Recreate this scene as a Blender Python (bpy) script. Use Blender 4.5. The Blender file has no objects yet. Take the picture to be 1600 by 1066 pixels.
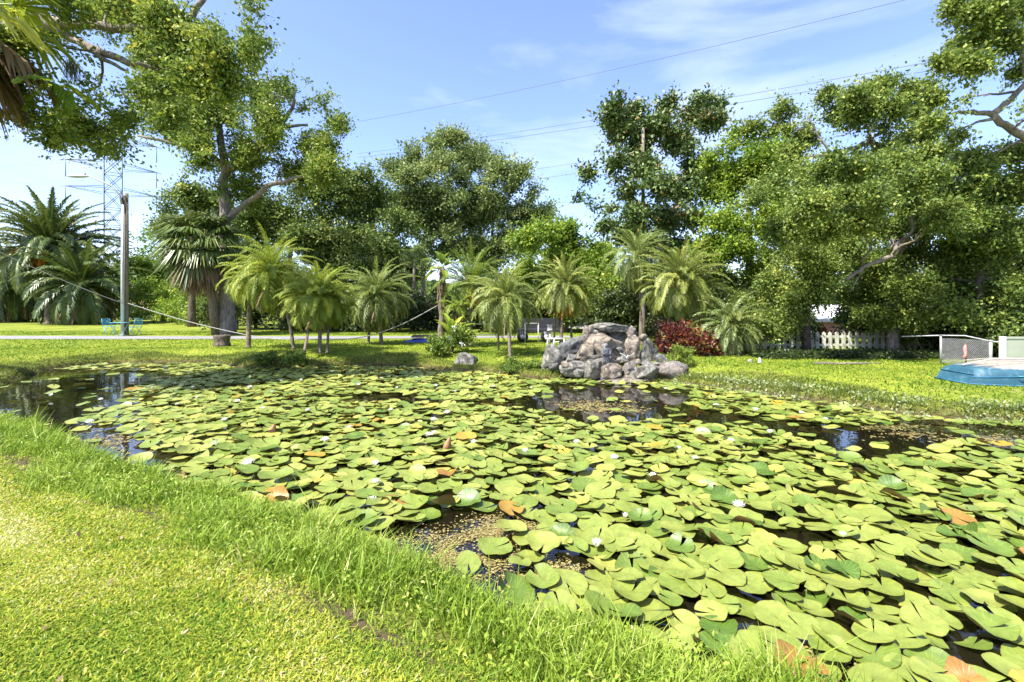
import bpy, math, random
import numpy as np
from mathutils import Vector, Matrix
random.seed(7)
RN = np.random.default_rng(11)
S = bpy.context.scene
R = math.radians

# ------------------------------------------------------------------ camera, sky, sun, exposure
F, HY, CX, H = 740.0, 480.0, 800.0, 1.9      # focal length (photo px), horizon row, centre column, eye height over the water
cd = bpy.data.cameras.new('camera'); cam = bpy.data.objects.new('camera', cd); S.collection.objects.link(cam)
cd.sensor_width = 36; cd.lens = 36*F/1600; cd.shift_y = -(533-HY)/1600
cd.clip_start = 0.05; cd.clip_end = 3000
cam.location = (0, 0, H); cam.rotation_euler = (R(90), 0, 0)
S.camera = cam
S.render.resolution_x = 1024; S.render.resolution_y = 682
S.view_settings.view_transform = 'Standard'; S.view_settings.look = 'None'
S.view_settings.exposure = 1.45; S.view_settings.gamma = 1; S.view_settings.use_curve_mapping = False

SUN_EL = 56.0; SUN_AZ = (-0.76, -0.60)          # sun high, from the left and behind the camera
sd = Vector((SUN_AZ[0], SUN_AZ[1], 0)).normalized()
sun_vec = Vector((sd.x*math.cos(R(SUN_EL)), sd.y*math.cos(R(SUN_EL)), math.sin(R(SUN_EL))))
sl = bpy.data.lights.new('sun', 'SUN'); so = bpy.data.objects.new('sun', sl); S.collection.objects.link(so)
sl.energy = 4.8; sl.angle = R(0.53); sl.color = (1.0, 0.955, 0.88)
so.rotation_euler = sun_vec.to_track_quat('Z', 'Y').to_euler()
so.location = (-20, 15, 40)

w = bpy.data.worlds.new('World'); S.world = w; w.use_nodes = True
nt = w.node_tree; nt.nodes.clear()
def nn(nt, t, **kw):
    n = nt.nodes.new(t)
    for k, v in kw.items():
        if k in n.inputs: n.inputs[k].default_value = v
        else: setattr(n, k, v)
    return n
sky = nn(nt, 'ShaderNodeTexSky'); sky.sky_type = 'NISHITA'; sky.sun_disc = False
sky.sun_elevation = R(SUN_EL); sky.sun_rotation = math.atan2(sd.x, sd.y)
sky.air_density = 1.0; sky.dust_density = 1.1; sky.ozone_density = 2.5
tc = nn(nt, 'ShaderNodeTexCoord')
mp = nn(nt, 'ShaderNodeMapping'); mp.inputs['Scale'].default_value = (1.1, 1.1, 3.6); mp.inputs['Location'].default_value = (.35, 0.1, 0.25)
nz = nn(nt, 'ShaderNodeTexNoise'); nz.inputs['Scale'].default_value = 2.3; nz.inputs['Detail'].default_value = 7; nz.inputs['Roughness'].default_value = .55; nz.inputs['Distortion'].default_value = .4
cr = nn(nt, 'ShaderNodeValToRGB'); cr.color_ramp.elements[0].position = .50; cr.color_ramp.elements[1].position = .80
mul = nn(nt, 'ShaderNodeMath', operation='MULTIPLY'); mul.inputs[1].default_value = .55
mx = nn(nt, 'ShaderNodeMix', data_type='RGBA')
mx.inputs['B'].default_value = (3.6, 4.0, 4.7, 1)
bg = nn(nt, 'ShaderNodeBackground'); bg.inputs['Strength'].default_value = .14
wo = nn(nt, 'ShaderNodeOutputWorld')
L = nt.links.new
L(tc.outputs['Generated'], mp.inputs['Vector']); L(mp.outputs[0], nz.inputs['Vector']); L(nz.outputs['Fac'], cr.inputs[0])
tn_ = nn(nt, 'ShaderNodeMix', data_type='RGBA', blend_type='MULTIPLY'); tn_.inputs['Factor'].default_value = 1; tn_.inputs['B'].default_value = (.90, .86, 1.0, 1)
L(sky.outputs[0], tn_.inputs['A'])
L(cr.outputs['Color'], mul.inputs[0]); L(mul.outputs[0], mx.inputs['Factor']); L(tn_.outputs['Result'], mx.inputs['A'])
L(mx.outputs['Result'], bg.inputs['Color']); L(bg.outputs[0], wo.inputs['Surface'])

# ------------------------------------------------------------------ helpers
def gp(px, py, z=0.0):
    d = F*(H-z)/(py-HY); return Vector(((px-CX)/F*d, d, z))
def dp(px, py, d):
    return Vector(((px-CX)/F*d, d, H-(py-HY)/F*d))
def link(o, parent=None):
    S.collection.objects.link(o)
    if parent: o.parent = parent
    return o
def tag(o, label=None, cat=None, group=None, kind=None):
    if label: o['label'] = label
    if cat: o['category'] = cat
    if group: o['group'] = group
    if kind: o['kind'] = kind
    return o
def empty(name, loc, label=None, cat=None, group=None):
    o = bpy.data.objects.new(name, None); o.location = loc; o.empty_display_size = .2
    link(o); return tag(o, label, cat, group)
def copy_tree(o, parent=None):
    c = o.copy(); link(c, parent)
    for ch in list(o.children): copy_tree(ch, c)
    return c

def quads(name, Q, tint, mat, parent=None, uv=None, smooth=False, origin=None):
    """many loose quads as one mesh; Q (N,4,3); tint (N,)"""
    Q = np.asarray(Q, dtype=np.float32)
    if origin is not None: Q = Q - np.array(origin, dtype=np.float32)
    n = len(Q); me = bpy.data.meshes.new(name)
    me.vertices.add(n*4); me.vertices.foreach_set('co', Q.reshape(-1))
    me.loops.add(n*4); me.loops.foreach_set('vertex_index', np.arange(n*4, dtype=np.int32))
    me.polygons.add(n); me.polygons.foreach_set('loop_start', np.arange(0, n*4, 4, dtype=np.int32))
    me.polygons.foreach_set('loop_total', np.full(n, 4, dtype=np.int32))
    a = me.attributes.new('tint', 'FLOAT', 'FACE'); a.data.foreach_set('value', np.asarray(tint, dtype=np.float32))
    me.materials.append(mat); me.update(calc_edges=True)
    o = bpy.data.objects.new(name, me); return link(o, parent)

class MB:
    def __init__(s): s.v = []; s.f = []; s.t = []; s.sm = []
    def add(s, vs, fs, smooth=False):
        b = len(s.v); s.v += [tuple(v) for v in vs]; s.f += [tuple(i+b for i in f) for f in fs]; s.sm += [smooth]*len(fs)
        return s
    def box(s, c, size, rot=None, taper=1.0):
        x, y, z = (k/2 for k in size); c = Vector(c)
        vs = [Vector((a*x*(taper if d > 0 else 1), b*y*(taper if d > 0 else 1), d*z)) for a in (-1, 1) for b in (-1, 1) for d in (-1, 1)]
        if rot is not None: vs = [rot @ v for v in vs]
        return s.add([c+v for v in vs], [(0,1,3,2),(4,6,7,5),(0,4,5,1),(2,3,7,6),(0,2,6,4),(1,5,7,3)])
    def tube(s, pts, rad, n=8, cap=True, smooth=True):
        pts = [Vector(p) for p in pts]
        if not hasattr(rad, '__len__'): rad = [rad]*len(pts)
        vs = []; up = None
        for i, p in enumerate(pts):
            t = (pts[min(i+1, len(pts)-1)] - pts[max(i-1, 0)])
            if t.length < 1e-9: t = Vector((0, 0, 1))
            t.normalize()
            if up is None: up = t.orthogonal().normalized()
            else:
                up = up - t*up.dot(t)
                up = up.normalized() if up.length > 1e-6 else t.orthogonal().normalized()
            sd_ = t.cross(up)
            for k in range(n):
                a = 2*math.pi*k/n; vs.append(p + (up*math.cos(a)+sd_*math.sin(a))*rad[i])
        fs = []
        for i in range(len(pts)-1):
            for k in range(n):
                k2 = (k+1) % n; fs.append((i*n+k, i*n+k2, (i+1)*n+k2, (i+1)*n+k))
        if cap: fs.append(tuple(range(n))[::-1]); fs.append(tuple((len(pts)-1)*n+k for k in range(n)))
        return s.add(vs, fs, smooth)
    def lathe(s, prof, c=(0,0,0), n=16, sx=1, sy=1):
        c = Vector(c); vs = []
        for r_, z in prof:
            for k in range(n):
                a = 2*math.pi*k/n; vs.append(c+Vector((math.cos(a)*r_*sx, math.sin(a)*r_*sy, z)))
        fs = [(i*n+k, i*n+(k+1) % n, (i+1)*n+(k+1) % n, (i+1)*n+k) for i in range(len(prof)-1) for k in range(n)]
        fs += [tuple(range(n))[::-1], tuple((len(prof)-1)*n+k for k in range(n))]
        return s.add(vs, fs, True)
    def build(s, name, mat, parent=None, origin=None):
        me = bpy.data.meshes.new(name)
        vs = s.v if origin is None else [(v[0]-origin[0], v[1]-origin[1], v[2]-origin[2]) for v in s.v]
        me.from_pydata(vs, [], s.f)
        me.polygons.foreach_set('use_smooth', s.sm); me.materials.append(mat); me.update()
        o = bpy.data.objects.new(name, me)
        return link(o, parent)

# ------------------------------------------------------------------ materials
def newmat(name):
    m = bpy.data.materials.new(name); m.use_nodes = True; n = m.node_tree; n.nodes.clear()
    out = n.nodes.new('ShaderNodeOutputMaterial'); p = n.nodes.new('ShaderNodeBsdfPrincipled')
    n.links.new(p.outputs[0], out.inputs[0]); return m, n, p, out
def ramp(n, stops):
    c = n.nodes.new('ShaderNodeValToRGB'); e = c.color_ramp.elements
    while len(e) < len(stops): e.new(.5)
    for el, (p, col) in zip(e, stops): el.position = p; el.color = (*col, 1)
    return c
def noise(n, scale, detail=4, rough=.55, vec=None, dist=0):
    t = n.nodes.new('ShaderNodeTexNoise'); t.inputs['Scale'].default_value = scale; t.inputs['Detail'].default_value = detail
    t.inputs['Roughness'].default_value = rough; t.inputs['Distortion'].default_value = dist
    if vec is not None: n.links.new(vec, t.inputs['Vector'])
    return t
def mixc(n, fac, a, b, mode='MIX'):
    m = n.nodes.new('ShaderNodeMix'); m.data_type = 'RGBA'; m.blend_type = mode
    for sck, v in ((m.inputs['Factor'], fac), (m.inputs['A'], a), (m.inputs['B'], b)):
        if hasattr(v, 'is_linked'): n.links.new(v, sck)
        elif isinstance(v, (int, float)): sck.default_value = v
        else: sck.default_value = (*v, 1)
    return m.outputs['Result']
def bump(n, p, h, strength=.4, dist=.02):
    b = n.nodes.new('ShaderNodeBump'); b.inputs['Strength'].default_value = strength; b.inputs['Distance'].default_value = dist
    n.links.new(h, b.inputs['Height']); n.links.new(b.outputs[0], p.inputs['Normal'])
def leafmat(name, stops, trans=.35, rough=.5, spec=.35):
    m, n, p, out = newmat(name)
    a = n.nodes.new('ShaderNodeAttribute'); a.attribute_name = 'tint'
    c = ramp(n, stops); n.links.new(a.outputs['Fac'], c.inputs[0])
    n.links.new(c.outputs[0], p.inputs['Base Color']); p.inputs['Roughness'].default_value = rough
    p.inputs['Specular IOR Level'].default_value = spec
    t = n.nodes.new('ShaderNodeBsdfTranslucent'); n.links.new(c.outputs[0], t.inputs[0])
    mx_ = n.nodes.new('ShaderNodeMixShader'); mx_.inputs[0].default_value = trans
    n.links.new(p.outputs[0], mx_.inputs[1]); n.links.new(t.outputs[0], mx_.inputs[2]); n.links.new(mx_.outputs[0], out.inputs[0])
    return m
def simple(name, col, rough=.6, metal=0, var=.25, scale=6, bmp=.15, col2=None, spec=.5):
    m, n, p, out = newmat(name)
    tcn = n.nodes.new('ShaderNodeTexCoord'); nz_ = noise(n, scale, 6, .6, tcn.outputs['Object'])
    c2 = col2 or tuple(c*(1-var) for c in col)
    r_ = ramp(n, [(.35, c2), (.65, col)]); n.links.new(nz_.outputs['Fac'], r_.inputs[0])
    n.links.new(r_.outputs[0], p.inputs['Base Color']); p.inputs['Roughness'].default_value = rough; p.inputs['Metallic'].default_value = metal
    p.inputs['Specular IOR Level'].default_value = spec
    if bmp: bump(n, p, noise(n, scale*5, 5, .6, tcn.outputs['Object']).outputs['Fac'], bmp, .02)
    return m
def barkmat(name, c1, c2, sc=3.0):
    m, n, p, out = newmat(name)
    tcn = n.nodes.new('ShaderNodeTexCoord'); mp_ = n.nodes.new('ShaderNodeMapping'); mp_.inputs['Scale'].default_value = (sc, sc, sc*.25)
    n.links.new(tcn.outputs['Object'], mp_.inputs[0])
    nz1 = noise(n, 4, 8, .65, mp_.outputs[0]); nz2 = noise(n, .9, 3, .5, tcn.outputs['Object'])
    r_ = ramp(n, [(.3, c2), (.7, c1)]); n.links.new(nz1.outputs['Fac'], r_.inputs[0])
    r2 = ramp(n, [(.4, (.75, .75, .75)), (.7, (1.15, 1.12, 1.05))]); n.links.new(nz2.outputs['Fac'], r2.inputs[0])
    n.links.new(mixc(n, 1.0, r_.outputs[0], r2.outputs[0], 'MULTIPLY'), p.inputs['Base Color'])
    p.inputs['Roughness'].default_value = .9; p.inputs['Specular IOR Level'].default_value = .2
    bump(n, p, nz1.outputs['Fac'], .8, .05); return m

M = {}
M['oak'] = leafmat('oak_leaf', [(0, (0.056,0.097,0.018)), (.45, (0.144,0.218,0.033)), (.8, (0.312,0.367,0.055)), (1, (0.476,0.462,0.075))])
M['oakdark'] = leafmat('dark_oak_leaf', [(0, (0.049,0.085,0.019)), (.5, (0.119,0.180,0.035)), (.85, (0.223,0.283,0.055)), (1, (0.363,0.367,0.097))], trans=.3)
M['understory'] = leafmat('shade_darkened_leaf', [(0, (0.019,0.033,0.008)), (.5, (0.046,0.073,0.015)), (.85, (0.099,0.126,0.024)), (1, (0.162,0.184,0.040))], trans=.25)  # leaf colours darkened to put the understory shade into them
M['greytree'] = leafmat('grey_green_leaf', [(0, (0.076,0.115,0.033)), (.5, (0.187,0.251,0.068)), (.85, (0.318,0.369,0.114)), (1, (0.451,0.457,0.182))])
M['bright'] = leafmat('bright_leaf', [(0, (0.077,0.143,0.017)), (.5, (0.186,0.291,0.028)), (.85, (0.342,0.422,0.043)), (1, (0.530,0.513,0.071))], trans=.4)
M['rightoak'] = leafmat('right_oak_leaf', [(0, (0.054,0.093,0.020)), (.45, (0.142,0.210,0.036)), (.8, (0.285,0.341,0.058)), (1, (0.415,0.432,0.084))])
M['magnolia'] = leafmat('magnolia_leaf', [(0, (0.044,0.081,0.020)), (.55, (0.097,0.153,0.037)), (.80, (0.188,0.240,0.071)), (.90, (0.313,0.189,0.065)), (1, (0.438,0.233,0.071))], trans=.12, rough=.5, spec=.3)
M['palm'] = leafmat('palm_leaf', [(0, (0.134,0.199,0.022)), (.5, (0.304,0.370,0.040)), (.85, (0.536,0.520,0.059)), (1, (0.643,0.520,0.095))], trans=.4, rough=.5, spec=.4)
M['palmgrey'] = leafmat('silvery_palm_leaf', [(0, (0.090,0.137,0.027)), (.5, (0.233,0.281,0.055)), (.85, (0.419,0.423,0.107)), (1, (0.538,0.498,0.161))], trans=.35, rough=.45, spec=.5)
M['palmdark'] = leafmat('dark_palm_leaf', [(0, (0.046,0.076,0.019)), (.5, (0.107,0.156,0.034)), (1, (0.232,0.258,0.067))], trans=.25, rough=.4, spec=.6)
M['palmyellow'] = leafmat('yellow_palm_leaf', [(0, (.12,.19,.02)), (.5, (.20,.27,.03)), (1, (.36,.36,.05))], trans=.45)
M['deadfrond'] = leafmat('dead_frond', [(0, (.10,.065,.035)), (.6, (.24,.165,.085)), (1, (.46,.36,.20))], trans=.2, rough=.7)
M['orangefrond'] = leafmat('orange_frond', [(0, (.30,.11,.02)), (.6, (.60,.25,.035)), (1, (.72,.42,.08))], trans=.35, rough=.7)
M['croton'] = leafmat('red_croton_leaf', [(0, (0.012,0.007,0.007)), (.45, (0.046,0.010,0.011)), (.75, (0.149,0.028,0.019)), (.92, (0.298,0.099,0.031)), (1, (0.279,0.248,0.050))], trans=.25)
M['shrub'] = leafmat('shrub_leaf', [(0, (0.065,0.121,0.022)), (.5, (0.160,0.242,0.035)), (1, (0.406,0.449,0.075))], trans=.35, rough=.4)
M['yellowbush'] = leafmat('yellow_leaf', [(0, (.22,.24,.02)), (1, (.75,.55,.04))], trans=.4)
M['grass'] = leafmat('lawn_blade', [(0, (.06,.14,.012)), (.30, (.18,.28,.025)), (.52, (.34,.41,.04)), (.78, (.50,.50,.07)), (.90, (.50,.38,.11)), (1, (.68,.66,.34))], trans=.42, rough=.6, spec=.15)
M['tallgrass'] = leafmat('tall_grass_blade', [(0, (.11,.20,.018)), (.5, (.25,.36,.036)), (.85, (.38,.47,.07)), (1, (.58,.55,.22))], trans=.42, rough=.5, spec=.3)
M['bankgrass'] = leafmat('bank_grass_blade', [(0, (.07,.11,.018)), (.5, (.17,.22,.032)), (.8, (.29,.32,.06)), (1, (.42,.34,.16))], trans=.4, rough=.55)
M['paleplant'] = leafmat('pale_marsh_leaf', [(0, (.13,.18,.06)), (.5, (.25,.32,.12)), (1, (.46,.46,.26))], trans=.35)
M['litter'] = leafmat('floating_litter', [(0, (.05,.035,.012)), (.3, (.15,.11,.035)), (.6, (.27,.215,.075)), (.85, (.36,.31,.12)), (1, (.20,.24,.04))], trans=.1, rough=.6)
M['moss'] = leafmat('hanging_moss', [(0, (.12,.13,.09)), (1, (.30,.31,.24))], trans=.3)
M['bark'] = barkmat('oak_bark', (.33,.29,.245), (.10,.082,.065))
M['barkdark'] = barkmat('dark_bark', (.19,.155,.125), (.055,.043,.034))
M['palmbark'] = barkmat('palm_bark', (.30,.255,.19), (.105,.08,.058), 5)
M['pole'] = barkmat('weathered_pole', (.30,.26,.20), (.14,.12,.09), 8)

# pads
def padmat():
    m, n, p, out = newmat('lily_pad')
    a = n.nodes.new('ShaderNodeAttribute'); a.attribute_name = 'tint'
    u = n.nodes.new('ShaderNodeUVMap'); u.uv_map = 'uv'
    sx = n.nodes.new('ShaderNodeSeparateXYZ'); n.links.new(u.outputs[0], sx.inputs[0])
    tcn = n.nodes.new('ShaderNodeNewGeometry')
    base = ramp(n, [(0, (.070,.135,.016)), (.35, (.165,.218,.034)), (.7, (.265,.290,.062)), (.86, (.35,.34,.07)), (.93, (.40,.27,.03)), (1, (.25,.10,.03))])
    n.links.new(a.outputs['Fac'], base.inputs[0])
    # blotches of yellow towards the rim, brown specks
    nz1 = noise(n, 7, 5, .6, tcn.outputs['Position']); nz2 = noise(n, 38, 3, .6, tcn.outputs['Position'])
    r1 = ramp(n, [(.56, (0,0,0)), (.72, (1,1,1))]); n.links.new(nz1.outputs['Fac'], r1.inputs[0])
    mm = n.nodes.new('ShaderNodeMath'); mm.operation = 'MULTIPLY'; n.links.new(r1.outputs[0], mm.inputs[0]); mm.inputs[1].default_value = .35
    c1 = mixc(n, mm.outputs[0], base.outputs[0], (.31,.30,.045))
    # rim: v = radius
    rr = ramp(n, [(.0, (.85,.85,.85)), (.25, (1.0,1.0,1.0)), (.93, (1.0,1.0,1.0)), (1, (.88,.72,.55))]); n.links.new(sx.outputs['Y'], rr.inputs[0])
    c2 = mixc(n, 1.0, c1, rr.outputs[0], 'MULTIPLY')
    # radial veins: u = angle 0..1
    m1 = n.nodes.new('ShaderNodeMath'); m1.operation = 'MULTIPLY'; n.links.new(sx.outputs['X'], m1.inputs[0]); m1.inputs[1].default_value = 2*math.pi*17
    m2 = n.nodes.new('ShaderNodeMath'); m2.operation = 'COSINE'; n.links.new(m1.outputs[0], m2.inputs[0])
    r3 = ramp(n, [(.80, (0,0,0)), (.98, (.35,.35,.35))]); n.links.new(m2.outputs[0], r3.inputs[0])
    c3 = mixc(n, r3.outputs[0], c2, (.27,.33,.07))
    r4 = ramp(n, [(.66, (0,0,0)), (.74, (1,1,1))]); n.links.new(nz2.outputs['Fac'], r4.inputs[0])
    m5 = n.nodes.new('ShaderNodeMath'); m5.operation = 'MULTIPLY'; n.links.new(r4.outputs[0], m5.inputs[0]); m5.inputs[1].default_value = .6
    c4 = mixc(n, m5.outputs[0], c3, (.16,.10,.03))
    nz3 = noise(n, 13, 6, .7, tcn.outputs['Position'], 1.0); r6 = ramp(n, [(.30, (.72,.78,.7)), (.62, (1.12,1.1,1.05))]); n.links.new(nz3.outputs['Fac'], r6.inputs[0]); c4 = mixc(n, 1.0, c4, r6.outputs[0], 'MULTIPLY')
    r7 = ramp(n, [(.70, (0,0,0)), (.735, (1,1,1))]); n.links.new(nz3.outputs['Fac'], r7.inputs[0]); c4 = mixc(n, r7.outputs[0], c4, (.20,.11,.035))
    c5 = mixc(n, tcn.outputs['Backfacing'], c4, (.20,.085,.035))
    n.links.new(c5, p.inputs['Base Color'])
    rg = ramp(n, [(.35, (.36,.36,.36)), (.65, (.55,.55,.55))]); n.links.new(nz1.outputs['Fac'], rg.inputs[0]); n.links.new(rg.outputs[0], p.inputs['Roughness']); p.inputs['Specular IOR Level'].default_value = .55
    bump(n, p, r3.outputs[0], .25, .01)
    t = n.nodes.new('ShaderNodeBsdfTranslucent'); n.links.new(c4, t.inputs[0])
    mx_ = n.nodes.new('ShaderNodeMixShader'); mx_.inputs[0].default_value = .15
    n.links.new(p.outputs[0], mx_.inputs[1]); n.links.new(t.outputs[0], mx_.inputs[2]); n.links.new(mx_.outputs[0], out.inputs[0])
    return m
M['pad'] = padmat()

def groundmat():
    m, n, p, out = newmat('lawn_ground')
    g = n.nodes.new('ShaderNodeNewGeometry'); P = g.outputs['Position']
    n1 = noise(n, .55, 5, .6, P); n2 = noise(n, 9, 6, .7, P); n3 = noise(n, 60, 4, .7, P); n4 = noise(n, 1.6, 5, .65, P, 1.2)
    c1 = ramp(n, [(.3, (.13,.175,.022)), (.55, (.215,.255,.032)), (.75, (.34,.35,.065))]); n.links.new(n1.outputs['Fac'], c1.inputs[0])
    c2 = ramp(n, [(.3, (.55,.6,.5)), (.7, (1.25,1.2,1.1))]); n.links.new(n2.outputs['Fac'], c2.inputs[0])
    a = mixc(n, 1, c1.outputs[0], c2.outputs[0], 'MULTIPLY')
    c3 = ramp(n, [(.3, (.62,.65,.55)), (.7, (1.3,1.28,1.2))]); n.links.new(n3.outputs['Fac'], c3.inputs[0])
    a = mixc(n, 1, a, c3.outputs[0], 'MULTIPLY')
    f4 = ramp(n, [(.60, (0,0,0)), (.78, (.8,.8,.8))]); n.links.new(n4.outputs['Fac'], f4.inputs[0])
    a = mixc(n, f4.outputs[0], a, (.42,.36,.17))
    s = n.nodes.new('ShaderNodeSeparateXYZ'); n.links.new(P, s.inputs[0])
    mz = n.nodes.new('ShaderNodeMapRange'); mz.inputs['From Min'].default_value = .04; mz.inputs['From Max'].default_value = .24
    ad = n.nodes.new('ShaderNodeMath'); ad.operation = 'MULTIPLY_ADD'; n.links.new(n2.outputs['Fac'], ad.inputs[0]); ad.inputs[1].default_value = .22; ad.inputs[2].default_value = -.11
    ad2 = n.nodes.new('ShaderNodeMath'); ad2.operation = 'ADD'; n.links.new(ad.outputs[0], ad2.inputs[0]); n.links.new(s.outputs['Z'], ad2.inputs[1])
    n.links.new(ad2.outputs[0], mz.inputs['Value'])
    a = mixc(n, mz.outputs[0], (.075,.052,.028), a)
    so_ = n.nodes.new('ShaderNodeAttribute'); so_.attribute_name = 'edge_band'; a = mixc(n, so_.outputs['Fac'], a, (.11,.08,.045))
    n.links.new(a, p.inputs['Base Color']); p.inputs['Roughness'].default_value = .9; p.inputs['Specular IOR Level'].default_value = .15
    bump(n, p, n3.outputs['Fac'], .7, .03); return m
M['ground'] = groundmat()
def watermat():
    m, n, p, out = newmat('pond_water')
    g = n.nodes.new('ShaderNodeNewGeometry')
    p.inputs['Base Color'].default_value = (.007,.0055,.003,1); p.inputs['Roughness'].default_value = .025
    p.inputs['IOR'].default_value = 1.55
    nz_ = noise(n, 2.2, 3, .5, g.outputs['Position']); bump(n, p, nz_.outputs['Fac'], .06, .05); return m
M['water'] = watermat()
M['path'] = simple('asphalt_path', (.23,.22,.225), .85, var=.25, scale=3)

def rockmat(name, light, mid, dark, seed=0):
    m, n, p, out = newmat(name)
    tcn = n.nodes.new('ShaderNodeTexCoord'); mp_ = n.nodes.new('ShaderNodeMapping'); mp_.inputs['Location'].default_value = (seed, seed*.7, 0)
    n.links.new(tcn.outputs['Object'], mp_.inputs[0]); V = mp_.outputs[0]
    n1 = noise(n, 3.2, 8, .68, V, 1.4); n2 = noise(n, 14, 8, .7, V); n3 = noise(n, 1.4, 3, .6, V, .6)
    c = ramp(n, [(.34, dark), (.46, mid), (.56, light), (.68, mid)]); n.links.new(n1.outputs['Fac'], c.inputs[0])
    c2 = ramp(n, [(.3, (.6,.6,.6)), (.7, (1.25,1.25,1.25))]); n.links.new(n2.outputs['Fac'], c2.inputs[0])
    a = mixc(n, 1, c.outputs[0], c2.outputs[0], 'MULTIPLY')
    f3 = ramp(n, [(.5, (0,0,0)), (.7, (.5,.5,.5))]); n.links.new(n3.outputs['Fac'], f3.inputs[0])
    a = mixc(n, f3.outputs[0], a, (.33,.27,.19))
    p.inputs['Roughness'].default_value = .8
    vo = n.nodes.new('ShaderNodeTexVoronoi'); vo.feature = 'DISTANCE_TO_EDGE'; vo.inputs['Scale'].default_value = 2.6; n.links.new(mixc(n, .35, V, n1.outputs['Color']), vo.inputs['Vector'])
    rc = ramp(n, [(.0, (.25,.23,.2)), (.035, (1,1,1))]); n.links.new(vo.outputs['Distance'], rc.inputs[0]); n.links.new(mixc(n, .8, a, rc.outputs[0], 'MULTIPLY'), p.inputs['Base Color'])
    bump(n, p, n2.outputs['Fac'], .9, .04); return m
M['rockgrey'] = rockmat('grey_rock', (.25,.24,.20), (.10,.097,.08), (.022,.021,.018))
M['rocktan'] = rockmat('tan_rock', (.26,.22,.165), (.135,.11,.08), (.03,.025,.02), 3)
M['rockdark'] = rockmat('dark_rock', (.13,.132,.13), (.07,.072,.07), (.025,.025,.026), 7)
M['rockbrown'] = rockmat('brown_rock', (.21,.185,.155), (.11,.097,.082), (.04,.035,.03), 5)
M['pinkstone'] = rockmat('pink_stone', (.24,.21,.16), (.155,.13,.095), (.06,.05,.035), 9)
M['white'] = simple('white_paint', (.62,.62,.59), .5, var=.15, bmp=.05)
M['galv'] = simple('galvanised_steel', (.42,.42,.42), .5, metal=.15, var=.25, scale=4)
M['galvlight'] = simple('bright_steel', (.55,.56,.57), .5, metal=.15, var=.2)
M['darksteel'] = simple('lattice_steel', (.08,.085,.095), .6, metal=0)
M['wire'] = simple('cable', (.10,.10,.11), .6, bmp=0)
M['greywire'] = simple('grey_cable', (.30,.29,.27), .7, bmp=0)
M['bluepaint'] = simple('blue_chair_paint', (.10,.42,.62), .5, var=.3)
M['tealpaint'] = simple('teal_table_paint', (.20,.50,.50), .5, var=.3)
M['tarp'] = simple('blue_tarp', (.02,.07,.40), .4, var=.5, scale=3)
M['black'] = simple('black_plastic', (.03,.03,.035), .5)
M['stone'] = simple('statue_stone', (.095,.105,.12), .8, var=.45, scale=9, bmp=.3)
M['picket'] = simple('picket_paint', (.62,.62,.50), .85, var=.4, scale=3)
M['sage'] = simple('sage_panel', (.36,.39,.29), .6, var=.12, scale=1.5, col2=(.28,.31,.23))
M['pinkwall'] = simple('pink_stucco', (.62,.33,.27), .9, var=.15)
M['palewall'] = simple('pale_stucco', (.62,.62,.60), .9, var=.15)
M['roof'] = simple('white_roof', (.72,.72,.70), .8, var=.15)
M['tanroof'] = simple('tan_roof', (.55,.36,.20), .8, var=.25)
M['wood'] = barkmat('old_wood', (.36,.31,.25), (.15,.12,.09), 6)
M['petal'] = leafmat('lily_petal', [(0, (.80,.78,.68)), (1, (.88,.87,.84))], trans=.3, rough=.5)
M['stamen'] = leafmat('lily_stamen', [(0, (.75,.50,.05)), (1, (.85,.65,.08))], trans=.1)
M['pink'] = simple('pink_cloth', (.70,.25,.22), .9, var=.4)
M['hullblue'] = None

# ------------------------------------------------------------------ pond outline and terrain
far_px = [(0,604),(35,590),(75,578),(150,571),(240,568),(330,569),(385,577),(440,577),(540,572),(640,575),(720,582),(780,586),(850,595),(890,593),
          (960,594),(1030,598),(1085,606),(1130,611),(1200,620),(1290,632),(1370,645),(1450,655),(1530,660),(1600,664)]
near_px = [(1250,1110),(1100,1062),(960,1022),(830,985),(730,950),(640,905),(540,862),(440,822),(350,795),(265,775),(215,752),(150,722),(80,690),(0,662)]
poly = [gp(*p) for p in far_px] + [Vector(v) for v in ((10.2,7.2,0),(13.5,6.0,0),(15,2.5,0),(12,-1.5,0),(6,-2,0),(3.6,-.4,0),(2.3,1.2,0))] \
     + [gp(*p) for p in near_px] + [Vector((-11.2,9.0,0)), Vector((-13.6,10.4,0)), Vector((-13.4,11.4,0))]
PX = np.array([[p.x, p.y] for p in poly])
def sdist(XY):
    """signed distance to the pond outline (positive on land)"""
    XY = np.asarray(XY, dtype=float); A = PX; B = np.roll(PX, -1, 0)
    best = np.full(len(XY), 1e9); ins = np.zeros(len(XY), bool)
    for a, b in zip(A, B):
        ab = b-a; t = np.clip(((XY-a) @ ab)/(ab @ ab), 0, 1)
        d = np.hypot(*(XY-(a+t[:, None]*ab)).T); best = np.minimum(best, d)
        c = ((a[1] > XY[:, 1]) != (b[1] > XY[:, 1])); dy = b[1]-a[1]
        if abs(dy) > 1e-12:
            xi = a[0]+(XY[:, 1]-a[1])/dy*(b[0]-a[0]); ins ^= c & (XY[:, 0] < xi)
    return np.where(ins, -best, best)
def wob(X, Y):
    return (np.sin(X*2.1+1.3)*np.sin(Y*1.7)+.6*np.sin(X*5.3+Y*3.1)+.5*np.sin(Y*6.1-X*4.3))*.5
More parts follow.
